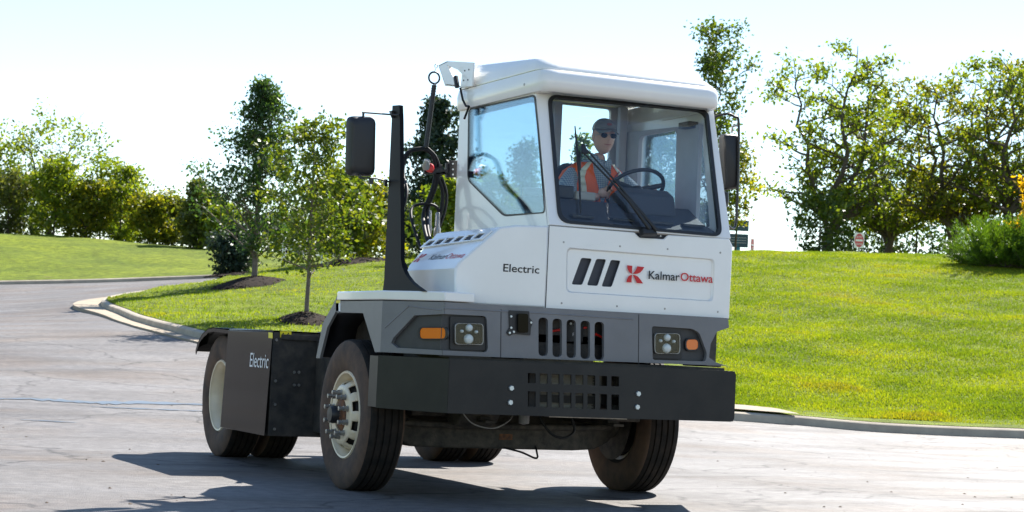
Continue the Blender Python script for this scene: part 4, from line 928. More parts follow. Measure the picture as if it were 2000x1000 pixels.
# ---- roof: moulded cap with visor
def rr(x0, x1, y0, y1, z, r=.09, zf=0., n=5, rf=None):
    P = rnd([(x0, y0), (x1, y0), (x1, y1), (x0, y1)], [rf or r, rf or r, r, r], n); P = [(x-.075*max(0, min(1, 1-(y-.25)/.6)) if x > .8 else x, y) for x, y in P]; return [V((x, y, z + zf*max(0, (y1-y)/(y1-y0)-.0)*0 + (zf*(1-min(1, (y-y0)/.35)) if y < y0+.35 else 0))) for x, y in P]
rings = [rr(-.32, 1.03, .34, 1.70, 2.70, .06), rr(-.365, 1.055, .25, 1.74, 2.705, .10), rr(-.378, 1.065, .225, 1.75, 2.735, .11), rr(-.378, 1.065, .225, 1.75, 2.80, .11), rr(-.368, 1.055, .25, 1.745, 2.845, .11), rr(-.358, 1.045, .27, 1.74, 2.850, .11)]
rings = [q[18:]+q[:18] for q in rings]; roof = MB().loft(rings, cap=False, closed=False).build('roof', WHITE, TR, smooth=50); roof.modifiers.new('solid', 'SOLIDIFY').thickness = .012
def rise(ring, k=.085): return [V((p.x, p.y, p.z + k*max(0, min(1.2, (p.y-.3)/1.2)))) for p in ring]
rings = [rr(-.362, 1.045, .27, 1.745, 2.852, .12), rr(-.364, 1.046, .274, 1.746, 2.862, .12), rise(rr(-.352, 1.0, .30, 1.73, 2.89, .12), .04), rise(rr(-.34, .955, .34, 1.71, 2.922, .13)), rise(rr(-.315, .91, .40, 1.68, 2.936, .14)), rise(rr(-.26, .84, .5, 1.6, 2.946, .16)), rise(rr(-.12, .7, .7, 1.45, 2.956, .16))]
MB().loft(rings).build('roof_cap', WHITE, roof, smooth=60)
MB().lathe([(0, .004), (.008, .004), (.010, 0)], Plane((-.378, 0, 0), Y, Z).h3(1024, 165), (-1, 0, 0), 10).build('rivet', STEEL, roof)
# black shadow gap under the roof


# ---- hose bracket on the roof's rear corner
RB = Plane((-.40, 0, 0), Y, Z); m = MB()
m.plate(RB, RB.hits([(925, 122), (922, 168), (899, 171), (902, 145), (893, 136), (876, 129), (874, 128), (892, 169), (870, 166), (857, 127), (874, 119)]), t=.012)
m.box((-.40, RB.hit(922, 145)[0]+RB.O.y, 2.84), (-.36, RB.hit(901, 145)[0]+RB.O.y+.0, 2.99)) if False else None
br_ = m.build('hose_bracket', WHITE, TR, bevel=.003)
m = MB(); P1, P2, P3, P4 = [RB.h3(*p) for p in ((857, 127), (874, 119), (870, 166), (892, 169))]; off_ = V((.10, 0, 0))
m.loft([[P1, P3, P4-V((0,0,0)), P2], [p+off_ for p in (P1, P3, P4, P2)]]) if False else m.add([P1, P3, P3+off_, P1+off_], [(0, 1, 2, 3)]) and m.add([P1, P2, P2+off_, P1+off_], [(0, 1, 2, 3)]) and m.add([P3, P4, P4+off_, P3+off_], [(0, 1, 2, 3)])
fo = m.build('bracket_fold', WHITE, br_); fo.modifiers.new('solid', 'SOLIDIFY').thickness = .008
for p in ((908, 138), (916, 136), (906, 157), (914, 156)): MB().lathe([(.006, 0), (.006, .004)], RB.h3(*p), (-1, 0, 0), 10).build('bolt', GREYD, br_)
m = MB(); m.tube([RB.h3(899, 172), RB.h3(904, 195), RB.h3(910, 207), RB.h3(916, 208)], .008); m.tube([RB.h3(916, 208), RB.h3(907, 232)], .008); m.build('bracket_cable', HOSE, br_, smooth=60)
m = MB(); m.tube([RB.h3(890, 150), RB.h3(893, 170)], .018); m.build('cable_plug', BLACKP, br_)

# ---- air hoses, spring, couplings (behind the cab, beside the mirror post)
HP = Plane((0, 1.80, 0), X, Z); h3 = HP.h3
def curve(pts_, off=0., n=6):
    P = [h3(*p) if len(p) == 2 else h3(p[0], p[1])+V((0, p[2], 0)) for p in pts_]; out = []
    P = [P[0]]+P+[P[-1]]
    for i in range(1, len(P)-2):
        for k in range(n):
            t = k/n; out.append(.5*((2*P[i])+(P[i+1]-P[i-1])*t+(2*P[i-1]-5*P[i]+4*P[i+1]-P[i+2])*t*t+(3*P[i]-P[i-1]-3*P[i+1]+P[i+2])*t**3))
    return out+[P[-2]]
rc = h3(848, 152); rg_ = [rc+V((math.cos(q)*.042, 0, math.sin(q)*.042)) for q in np.linspace(0, 2*math.pi, 29)]
hp = MB().tube(rg_, .007, 8, False).build('hose_ring', BLACKP, TR, smooth=80)
r2 = h3(852, 129); MB().tube([r2+V((math.cos(q)*.012, 0, math.sin(q)*.012)) for q in np.linspace(0, 2*math.pi, 17)], .003, 6, False).build('eyelet', STEEL, hp, smooth=80)
MB().tube([r2+V((0, 0, -.01)), rc+V((0, 0, .04))], .002, 6).build('link', STEEL, hp)
sp = MB().tube([h3(848, 167), h3(832, 288)], .017, 12).build('hose_spring', BLACKP, TR, smooth=60)
MB().tube([h3(850, 163), h3(848, 168)], .012, 8).build('spring_eye', STEEL, sp)
hx = MB(); dd = (h3(832, 288)-h3(848, 167)); 
for i in range(46):
    p = h3(848, 167)+dd*(i/46); 
    if i % 2 == 0: hx.tube([p, p+dd*.012], .0195, 12)
hx.build('spring_coils', BLACKP, sp, smooth=60)
for nm, cv, r in (('air_hose', [(828, 291), (798, 297), (783, 322), (778, 350, -.1), (755, 396, -.3), (737, 451, -.4), (733, 502, -.5), (745, 548, -.6), (752, 556, -.6)], .013),
                  ('air_hose', [(829, 289), (805, 293), (790, 315), (783, 345, -.05), (770, 380, -.25), (745, 440, -.35), (738, 500, -.45)], .012),
                  ('air_hose', [(828, 291), (844, 302), (851, 331), (845, 368), (828, 414), (809, 451, -.2), (796, 496, -.45)], .014),
                  ('air_hose', [(834, 289), (850, 305), (858, 331), (851, 366), (836, 410), (816, 455, -.2), (804, 496, -.45)], .012),
                  ('air_hose', [(852, 340), (864, 372), (862, 410), (852, 444)], .014),
                  ('air_hose', [(862, 345), (872, 378), (869, 412), (858, 444)], .011),
                  ('air_hose', [(792, 490, -.3), (794, 430, -.1), (806, 405), (828, 398), (851, 403), (860, 420)], .011)):
    MB().tube(curve(cv), r, 10).build(nm, HOSE, TR, smooth=80)
m = MB(); m.lathe([(0, .0), (.028, .0), (.03, .02), (.022, .05), (.012, .07)], h3(828, 330)+V((0, -.05, 0)), (-.3, -.5, .8), 16); m.build('air_coupling', STEEL, TR, smooth=50)
m = MB(); m.lathe([(0, .02), (.03, .015), (.034, 0), (.03, -.03), (0, -.03)], h3(833, 329)+V((0, -.06, 0)), (-.5, -.8, .1), 18); m.build('air_coupling', RED, TR, smooth=50)
m = MB(); m.lathe([(0, .02), (.022, .015), (.024, 0), (.02, -.03), (0, -.03)], h3(828, 318)+V((0, -.06, 0)), (-.5, -.8, .3), 18); m.build('air_coupling', STEEL, TR, smooth=50)
HB = Plane((0, 1.78, 0), X, Z); m = MB(); m.plate(HB, HB.hits([(829, 336), (829, 327), (857, 328), (857, 322), (864, 322), (864, 331), (872, 331), (872, 318), (878, 318), (878, 346), (872, 346), (872, 340), (829, 340)]), t=.03)
m.plate(HB, HB.hits([(877, 314), (894, 314), (894, 347), (877, 347)]), t=.012, off=.01); hb2 = m.build('coupling_bracket', BLACKP, TR, bevel=.002)
for p in ((883, 320), (883, 331), (883, 341)): MB().lathe([(.007, 0), (.007, .006)], HB.h3(*p, .01), (0, -1, 0), 10).build('bolt', BOLT, hb2)
for p in ((838, 424), (855, 428)): m = MB(); c = h3(*p); m.lathe([(.012, .05), (.018, .04), (.02, -.06), (.026, -.07), (.026, -.12), (.015, -.14)], c, (0, 0, 1), 14); m.build('hose_fitting', STEEL, TR, smooth=50)

# ---- mirror post with flared foot, both mirrors
MP = Plane((-1.15, 0, 0), Y, Z); yy = lambda p: MP.hit(*p)
post = [yy(p) for p in ((747, 569), (750, 545), (766, 206), (780, 205), (781, 232), (783, 450), (783, 505), (786, 522), (793, 537), (803, 550), (814, 559), (828, 569))]
mp = MB().plate(MP, post, t=.028).build('mirror_post', BLACKS, TR, bevel=.003)
MR = Plane((-1.372, .92, 0), V((1, .10, 0)), Z); q = MR.hits([(680, 226), (731, 228), (729, 345), (677, 342)]); q = rnd(q, .045, 6)
mr = MB(); mr.loft([[MR.p3(*p, .0) for p in inset(q, .02)], [MR.p3(*p, .0) for p in inset(q, .004)], [MR.p3(*p, -.02) for p in q], [MR.p3(*p, -.06) for p in q], [MR.p3(*p, -.065) for p in inset(q, .01)]]) if False else mr.loft([[MR.p3(*p, .055) for p in inset(q, .05)], [MR.p3(*p, .045) for p in inset(q, .02)], [MR.p3(*p, .02) for p in inset(q, .002)], [MR.p3(*p, -.03) for p in q]])
mirror = mr.build('mirror', BLACKP, TR, smooth=40, bevel=.004); MB().plate(Plane(MR.O, MR.U, MR.W), inset(q, .012), t=.003, off=-.031).build('mirror_glass', LENS, mirror)
am = MB(); am.tube([MP.h3(779, 225), MR.h3(744, 223, .02), MR.h3(705, 220, .02)], .006); am.tube([MR.h3(707, 220, .02), MR.h3(707, 229, .02)], .008); am.build('mirror_arm', GREYD, mirror); am = MB()
am.tube([MP.h3(760, 355), MR.h3(732, 349, .02), MR.h3(698, 347, .02)], .006); am.tube([MR.h3(700, 347, .02), MR.h3(700, 340, .02)], .008); am.build('mirror_arm', GREYD, mirror)
for p in ((770, 222), (757, 356)): c = MP.h3(*p); MB().loft([[c+V((-.02, 0, -.03)), c+V((-.02, 0, .02)), c+V((-.02, .05, .02))], [c+V((0, 0, -.03)), c+V((0, 0, .02)), c+V((0, .05, .02))]]).build('arm_bracket', BLACKP, mirror)
c = MR.h3(722, 354, .02); MB().box((c.x-.014, c.y-.01, c.z-.02), (c.x+.014, c.y+.01, c.z+.012)).build('arm_clamp', GREYD, mirror)
# driver's side mirror
ML = Plane((1.16, .42, 0), V((1, -.1, 0)), Z); q = rnd(ML.hits([(1407, 261), (1441, 262), (1441, 369), (1410, 372)]), .035, 6)
m2 = MB().loft([[ML.p3(*p, .05) for p in inset(q, .04)], [ML.p3(*p, .04) for p in inset(q, .015)], [ML.p3(*p, .02) for p in inset(q, .002)], [ML.p3(*p, -.03) for p in q]]).build('mirror', BLACKP, TR, smooth=40, bevel=.004); MB().plate(Plane(ML.O, ML.U, ML.W), inset(q, .012), t=.003, off=-.031).build('mirror_glass', LENS, m2)
l3 = lambda a, b, o=.06: ML.h3(a, b, o)
MB().tube(spline([V((xR, .44, 2.67)), l3(1412, 224), l3(1428, 230), l3(1435, 238), l3(1435, 300), l3(1432, 400), l3(1427, 446), V((xR, .22, 1.93))], 5), .009, 8).build('mirror_arm', BLACKP, m2, smooth=60)
MB().tube([l3(1425, 260, .03), l3(1426, 248, .04), l3(1434, 246)], .008, 8).build('arm_clamp', STEEL, m2)
m = MB(); c = l3(1414, 390, .0); m.lathe([(0, .06), (.03, .05), (.035, 0), (.03, -.05), (0, -.06)], c, (0, 0, 1), 14); m.build('convex_mirror', BLACKP, m2, smooth=50)

# ---- wiper: twin arm and blade on the windscreen
w3 = lambda a, b, o=.03: WI.h3(a, b, o)
wp = MB(); wp.loft([[w3(*p, .0) for p in ((1247, 448), (1278, 452), (1282, 463), (1248, 463))], [w3(*p, .05) for p in ((1250, 450), (1274, 454), (1278, 462), (1251, 462))]]); wiper = wp.build('wiper', BLACKP, TR, bevel=.006)
m = MB(); m.tube([w3(1262, 452, .05), w3(1225, 400, .045), w3(1190, 360, .04), w3(1134, 300, .03)], [.017, .013, .007, .006], 8); m.tube([w3(1276, 456, .05), w3(1238, 410, .045), w3(1200, 362, .04), w3(1142, 296, .03)], [.017, .014, .007, .006], 8); m.build('wiper_arm', BLACKP, wiper, smooth=60)
m = MB(); m.plate(Plane(w3(1136, 295, .04), X, WI.W), [(-.018, -.03), (.03, -.03), (.02, .0), (.008, .035), (-.012, .035), (-.018, .0)], t=.02); m.tube([w3(1129, 300, .03), w3(1130, 335, .02)], .008, 8); m.build('wiper_joint', BLACKP, wiper, bevel=.003)
m = MB(); m.tube([w3(1121, 248, .015), w3(1125, 300, .02), w3(1129, 350, .02), w3(1132, 418, .015)], [.004, .009, .009, .004], 8); m.build('wiper_blade', BLACKP, wiper, smooth=60)
MB().lathe([(0, .004), (.006, .004), (.007, 0)], WI.h3(1290, 461, .0), (0, -1, 0), 10).build('rivet', STEEL, TR)

# ---- wheels
def tyre_prof(R0, Rr, w_):
    h = w_/2; P = [(Rr-.01, -h*.72), (Rr+.015, -h*.84), (Rr+.06, -h*.95), (Rr+.12, -h*1.0), (R0-.055, -h*.97), (R0-.022, -h*.90), (R0-.008, -h*.84), (R0, -h*.76)]
    tread = []; g = [(-.58, .50), (-.22, -.14), (.14, .22), (.50, .58)]; 
    for a, b in ((-.54, -.48), (-.2, -.14), (.14, .2), (.48, .54)): tread += [(R0+.004, h*(a-.02)), (R0-.007, h*a), (R0-.007, h*b), (R0+.004, h*(b+.02))]
    return P + tread + [(r, -y) for r, y in reversed(P)]
def wheel(xo, y, side, dish, R0=.508, w_=.285, label=None, parent=TR, full=True, steer=0.):
    """xo: x of the outer sidewall, side -1 = left of the picture"""
    s = side; c = V((xo - s*w_/2, y, .503)); ax = V((s, 0, 0)); Rr = .288
    t = MB(); pr = tyre_prof(R0, Rr, w_); n = 72; k = len(pr); t.lathe([(r, h) for r, h in pr], c, ax, n, cap=False)
    # sidewall band material, tread material
    mi = []
    for i in range(k-1):
        out = (pr[i][0] < R0-.005 and pr[i+1][0] < R0+.001) and (pr[i][1] < -w_*.36 or pr[i][1] > w_*.36)
        mi += [1 if out else 0]*n
    mi += [0]*(len(t.f)-len(mi)); t.mi = mi
    # the tyre sits slightly flat on the ground
    t.v = [(a, b, max(b2, .0015)) for a, b, b2 in t.v]
    wo__ = t.build('wheel', [RUBBER, SIDEWALL], parent, smooth=35)
    h = w_/2; r = MB()
    if dish == 'front':
        r.lathe([(Rr+.012, h*.80), (Rr+.004, h*.88), (Rr-.008, h*.86), (Rr-.012, h*.72), (Rr-.03, h*.60), (Rr-.036, h*.2), (Rr-.036, -h*.6), (Rr+.01, -h*.8)], c, ax, 64, cap=False)
        rim = r.build('rim', CREAM, wo__, smooth=50)
        d = MB(); prof = [(.238, h*.28), (.235, h*.55), (.222, h*.83), (.205, h*.98), (.19, h*1.04), (.17, h*1.05), (.118, h*1.05), (.112, h*.95)]
        a, b = V((0, 1, 0)), V((0, 0, 1)); n2 = 80; vs = []; nf = []
        for (rr_, hh2) in [(Rr-.034, h*.22)]+prof:
            for q in range(n2): th = 2*math.pi*q/n2; vs.append(c+ax*hh2+(a*math.cos(th)+b*math.sin(th))*rr_)
        for i in range(len(prof)):
            for q in range(n2):
                if i in (1, 2, 3) and (q % 8) in (2, 3, 4, 5): continue      # ten hand holes
                nf.append((i*n2+q, (i+1)*n2+q, (i+1)*n2+(q+1) % n2, i*n2+(q+1) % n2))
        d.add(vs, nf); do = d.build('disc', CREAM, wo__, smooth=50); do.modifiers.new('solid', 'SOLIDIFY').thickness = .008
        MB().lathe([(.235, -h*.5), (.235, h*.25), (.215, h*.45), (.19, h*.75), (.10, h*.8)], c, ax, 40).build('brake_drum', mat('brake_drum', (.02, .018, .016), .8), wo__)
        hb = MB(); hb.lathe([(.108, h*.7), (.108, h*1.0), (.085, h*1.08), (.06, h*1.12), (.055, h*1.5), (.045, h*1.56), (0, h*1.56)], c, ax, 24); hubo = hb.build('hub', RUST, wo__, smooth=50)
        MB().lathe([(.058, h*1.12), (.060, h*1.45), (.05, h*1.60), (0, h*1.62)], c, ax, 20).build('hub_cap', BLACKP, wo__, smooth=50)
        for i in range(10):
            th = 2*math.pi*(i+.5)/10; p = c+ax*(h*1.04)+(a*math.cos(th)+b*math.sin(th))*.148
            MB().lathe([(.019, 0), (.021, .008), (.019, .012)], p, ax, 6).build('stud', STEEL, hubo) if False else None
            m_ = MB(); m_.lathe([(.022, 0), (.022, .006), (.0175, .007), (.0175, .035), (.012, .036), (.012, .046), (.0155, .047), (.0155, .068), (0, .07)], p, ax, 8); m_.build('lug_nut', STEEL, wo__, smooth=30)
    else:
        r.lathe([(Rr+.012, h*.80), (Rr+.004, h*.88), (Rr-.008, h*.86), (Rr-.012, h*.72), (Rr-.032, h*.60), (Rr-.04, h*.2), (Rr-.045, -h*.5), (.24, -h*.8), (.20, -h*.9), (.15, -h*.9), (.10, -h*.9)], c, ax, 64, cap=False)
        rim = r.build('rim', CREAM, wo__, smooth=50)
        hb = MB(); hb.lathe([(.10, -h*.9), (.10, -h*.2), (.085, 0), (0, .0)], c, ax, 24); hubo = hb.build('hub', FRAME, wo__, smooth=40)
        if full:
            for i in range(10):
                th = 2*math.pi*(i+.5)/10; p = c+ax*(-h*.9)+(V((0, 1, 0))*math.cos(th)+V((0, 0, 1))*math.sin(th))*.148
                m_ = MB(); m_.lathe([(.018, 0), (.018, .03), (0, .031)], p, ax, 6); m_.build('lug_nut', STEEL, wo__)
    return wo__
yF, yR = 1.2, 4.45
wheel(-1.31, yF, -1, 'front'); wheel(1.17, yF+.22, 1, 'front')
for s in (-1, 1):
    wheel(s*1.25, yR, s, 'rear'); wheel(s*.92, yR, s, 'rear', full=False)
# inner faces of the front right-hand rim, seen from the middle
m = MB(); m.lathe([(.28, 0), (.25, .02), (.20, .06), (.13, .06), (.12, -.03), (0, -.03)], (.87, yF+.22, .503), (1, 0, 0), 40); m.build('brake_backplate', AXLE, TR, smooth=40)

# ---- frame, axles, underbody
fr_ = MB()
for x in (-.44, .36): fr_.box((x, .1, .62), (x+.08, 5.1, .90))
for y in (.3, 1.9, 2.6, 3.4, 4.0, 5.0): fr_.box((-.36, y, .66), (.36, y+.08, .86))
fr_.build('chassis_frame', FRAME, TR, bevel=.004)
ax_ = MB(); S_ = lambda x, y, z, hy, hz: [V((x, y-hy, z-hz)), V((x, y+hy, z-hz)), V((x, y+hy, z+hz)), V((x, y-hy, z+hz))]
ax_.loft([S_(-1.0, yF, .50, .07, .07), S_(-.94, yF, .46, .08, .10), S_(-.84, yF, .40, .10, .095), S_(-.6, yF, .385, .10, .085), S_(.4, yF, .385, .10, .085), S_(.62, yF+.1, .39, .10, .085), S_(.76, yF+.16, .44, .08, .09), S_(.88, yF+.2, .50, .07, .07)])
axl = ax_.build('front_axle', AXLE, TR, bevel=.015, seg=3)
c = V((-.13, yF-.102, .385)); MB().box((c.x-.05, c.y-.003, c.z-.02), (c.x+.05, c.y+.001, c.z+.02)).build('axle_plate', RUST, axl)
m = MB(); m.box((-.30, yF-.6, .56), (.34, yF-.1, .70)); m.box((-.9, yF-.25, .52), (-.55, yF+.1, .66)); m.box((.5, yF-.25, .52), (.85, yF+.1, .66)); m.lathe([(0, -.16), (.13, -.15), (.15, 0), (.13, .15), (0, .16)], (-.5, yF-.35, .60), (1, .1, 0), 20); m.build('axle_bracket', AXLE, TR, bevel=.01)
for x in (-.52, .44):
    m = MB()
    for k in range(5): m.box((x, yF-.62+k*.09, .50+k*.018), (x+.08, yF+.62-k*.09, .516+k*.018))
    m.build('leaf_spring', FRAME, TR)
m = MB(); m.tube([(-.95, yF-.22, .47), (-.5, yF-.24, .46), (.5, yF-.1, .46), (.74, yF, .47)], .022, 10); m.build('tie_rod', AXLE, TR, smooth=60)
m = MB(); m.tube(spline([(-.75, .5, .60), (-.66, .48, .50), (-.5, .5, .47), (-.38, .52, .52), (-.33, .55, .58)]), .005, 8); m.build('brake_cable', STEEL, TR, smooth=60)
m = MB(); m.tube(spline([(-.18, .5, .60), (-.15, .48, .52), (-.08, .46, .44), (.02, .47, .42), (.10, .5, .47), (.08, .52, .56)]), .009, 8); m.build('brake_hose', HOSE, TR, smooth=60); m = MB(); m.tube(spline([(-.14, 1.1, .31), (-.03, 1.05, .285), (.05, 1.0, .25), (.075, 1.0, .255), (.08, 1.02, .28), (.08, 1.05, .33)]), .007, 8); m.build('brake_hose', HOSE, TR, smooth=60)
m = MB(); m.lathe([(0, 0), (.035, .01), (.038, .08), (.02, .1)], (-.30, .45, .50), (0, 0, 1), 12); m.build('drain_valve', GREY, TR, smooth=40)
m = MB(); m.box((-.93, 1.36, .36), (.70, 1.50, .60)); m.box((-.9, .62, .56), (.72, .66, .66)); m.build('crossmember', FRAME, TR, bevel=.02)
m = MB(); m.box((-.2, .28, .562), (.38, .36, .576)); m.build('underbody_tray', STEEL, TR)
ra = MB(); ra.tube([(-.9, yR, .5), (.9, yR, .5)], .09, 14); ra.lathe([(.02, -.25), (.16, -.18), (.21, 0), (.16, .18), (.02, .25)], (0, yR, .5), (0, 1, 0), 20); ra.build('rear_axle', FRAME, TR, smooth=50)
m = MB(); m.box((-.36, 1.4, .5), (.36, 2.5, 1.15)); m.build('drive_motor', FRAME, TR, bevel=.02)
m = MB(); m.box((-1.0, .95, 1.0), (-.36, 2.0, 1.275)); m.box((-.34, .2, .95), (1.0, 1.66, 1.262)); m.box((-1.02, .35, .97), (-.95, 1.95, 1.27)); m.build('cab_base', FRAME, TR)
# wheel arch liner and trailing fender band on the left of the picture
al = MB(); P = [(.70, .94), (.93, 1.17), (1.05, 1.20), (1.42, 1.20), (1.60, 1.17), (1.76, 1.10), (1.86, .88)]
al.loft([[V((x, y, z)) for y, z in P] for x in (-1.26, -.93)], cap=False, closed=False); lo = al.build('wheel_arch', BLACKP, TR); lo.modifiers.new('solid', 'SOLIDIFY').thickness = -.008
al = MB(); P = [(1.462, 1.335), (1.56, 1.25), (1.76, 1.12), (1.87, .87)]; Q = [(1.44, 1.19), (1.50, 1.20), (1.66, 1.09), (1.79, .87)]
m = MB(); 
DF = Plane((-1.282, 0, 0), Y, Z); m.plate(DF, [(a, b) for a, b in P]+[(a, b) for a, b in reversed(Q)], t=.02); m.loft([[V((x, y, z)) for y, z in P] for x in (-1.281, -.98)], cap=False, closed=False)
fb = m.build('fender', GREY, TR); 
m = MB(); m.box((.85, .9, 1.10), (1.16, 1.95, 1.13)); m.build('fender', BLACKP, TR)


# ---- battery box between the wheels
y0, y1 = 2.80, 3.99; xb = -1.33
bx = MB(); bx.box((xb+.02, y0+.004, .262), (-.50, y1, 1.048)); box = bx.build('battery_box', FRAME, TR, bevel=.004)
BS = Plane((xb, 0, 0), Y, Z); sc_ = BS.hits([(447, 645), (534.5, 660), (530, 851), (443, 839)])
m = MB(); TB = Plane((xb-.010, 0, .262), Y, V((.024, 0, .783))); m.plate(TB, [(y1, 0), (y0, 0), (y0, .783), (y1, .783)], t=.006); m.box((xb+.02, y0, 1.045), (-.6, y1, 1.056)); m.build('box_cover', BLACKG, box, bevel=.003)
ew = BS.hits([(488, 716), (524, 720)]); eh = .115; ew_ = text_width('Electric', eh); text_mesh('lettering', 'Electric', TB, ew[0][0]+.03, ew[0][1]-.262, eh, LWHT, box, sx=abs(ew[1][0]-ew[0][0])/ew_, flip=True, off=.003)
MB().plate(TB, TB.hits([(525, 649), (533, 650), (533, 661), (525, 660)]), t=.001, off=.003).build('warning_label', YELLOW, box)
BF = Plane((0, y0, 0), X, Z); wl_ = MB().plate(BF, BF.hits([(547, 647), (569, 647), (569, 659), (547, 659)]), t=.001, off=.002).build('warning_label', YELLOW, box)
m = MB()
for cx in (553, 563): A_ = BF.hits([(cx-4, 657), (cx, 649), (cx+4, 657)]); B2 = BF.hits([(cx-2.2, 656), (cx, 651.5), (cx+2.2, 656)]); m.plate(BF, A_, [B2], t=.001, off=.003)
m.build('warning_triangle', LBLK, box)
m = MB(); m.box((-.96, y0-.02, .30), (-.50, y0, .98)); m.box((-1.25, y0-.012, .99), (-.5, y0, 1.03)); m.build('box_flange', FRAME, box, bevel=.003)
for p in ((573, 727), (582, 727), (573, 752), (582, 752), (538, 744), (537, 790), (536, 838), (540, 664)): MB().lathe([(0, .007), (.010, .007), (.012, 0)], BF.h3(*p, .022 if p[0] > 560 else .002), (0, -1, 0), 10).build('bolt', STEEL, box)
m = MB(); m.box((-.5, 2.0, .95), (.5, 3.9, 1.02)); m.box((-.95, 2.0, 1.0), (-.48, 2.78, 1.05)); m.build('catwalk', FRAME, TR)
m = MB(); m.box((-.97, 1.95, .30), (-.46, 2.78, 1.0)); m.build('battery_module', FRAME, TR, bevel=.01)
m = MB(); m.lathe([(.10, .0), (.10, .3)], (-.8, 2.2, 1.03), (0, 1, 0), 14); m.tube([(-1.0, 2.2, 1.05), (-.9, 2.4, 1.09), (-.7, 2.5, 1.07)], .02); m.build('cable_loom', HOSE, TR, smooth=50)
# fifth wheel and rear fender
m = MB(); m.lathe([(0, 0), (.42, 0), (.45, .02), (.42, .05), (0, .05)], (0, 4.3, 1.02), (0, 0, 1), 32); m.box((-.40, 4.0, .88), (.40, 4.6, 1.02)); m.build('fifth_wheel', FRAME, TR, smooth=30)
fd = MB(); P = [(3.96, 1.052), (4.45, 1.066), (4.62, 1.055), (4.78, 1.01), (4.92, .93), (4.97, .86)]
fd.loft([[V((x, y, z)) for y, z in P] for x in (-1.31, -.55)], cap=False, closed=False); fd.plate(Plane((-1.31, 0, 0), Y, Z), P+[(4.955, .83), (4.86, .93), (4.74, .985), (4.6, 1.02), (4.45, 1.03), (3.96, 1.02)], t=.006)
o = fd.build('rear_fender', BLACKG, TR, smooth=40); o.modifiers.new('solid', 'SOLIDIFY').thickness = .006
m = MB(); m.loft([[V((x, y, z)) for y, z in P] for x in (.55, 1.31)], cap=False, closed=False); o = m.build('rear_fender', BLACKG, TR, smooth=40); o.modifiers.new('solid', 'SOLIDIFY').thickness = .006
for q in ([(-1.20, .32), (-.62, .30), (-.62, .72), (-1.16, .72), (-1.20, .62)], [(1.30, .32), (.62, .30), (.62, .78), (1.30, .78)]): MB().plate(Plane((0, 5.03, 0), X, Z), q, t=.02).build('mud_flap', BLACKP, TR)
# bottom edge under the front panel
MB().box((-.345, .10, 1.2635), (1.04, .14, 1.2695)).build('panel_gap', LBLK, TR)
m = MB(); m.plate(CF_, CF_.hits([(1064.5, 601), (1066, 601), (1073, 441), (1071.8, 441)]), t=.006, off=.002); m.build('panel_gap', LBLK, TR)

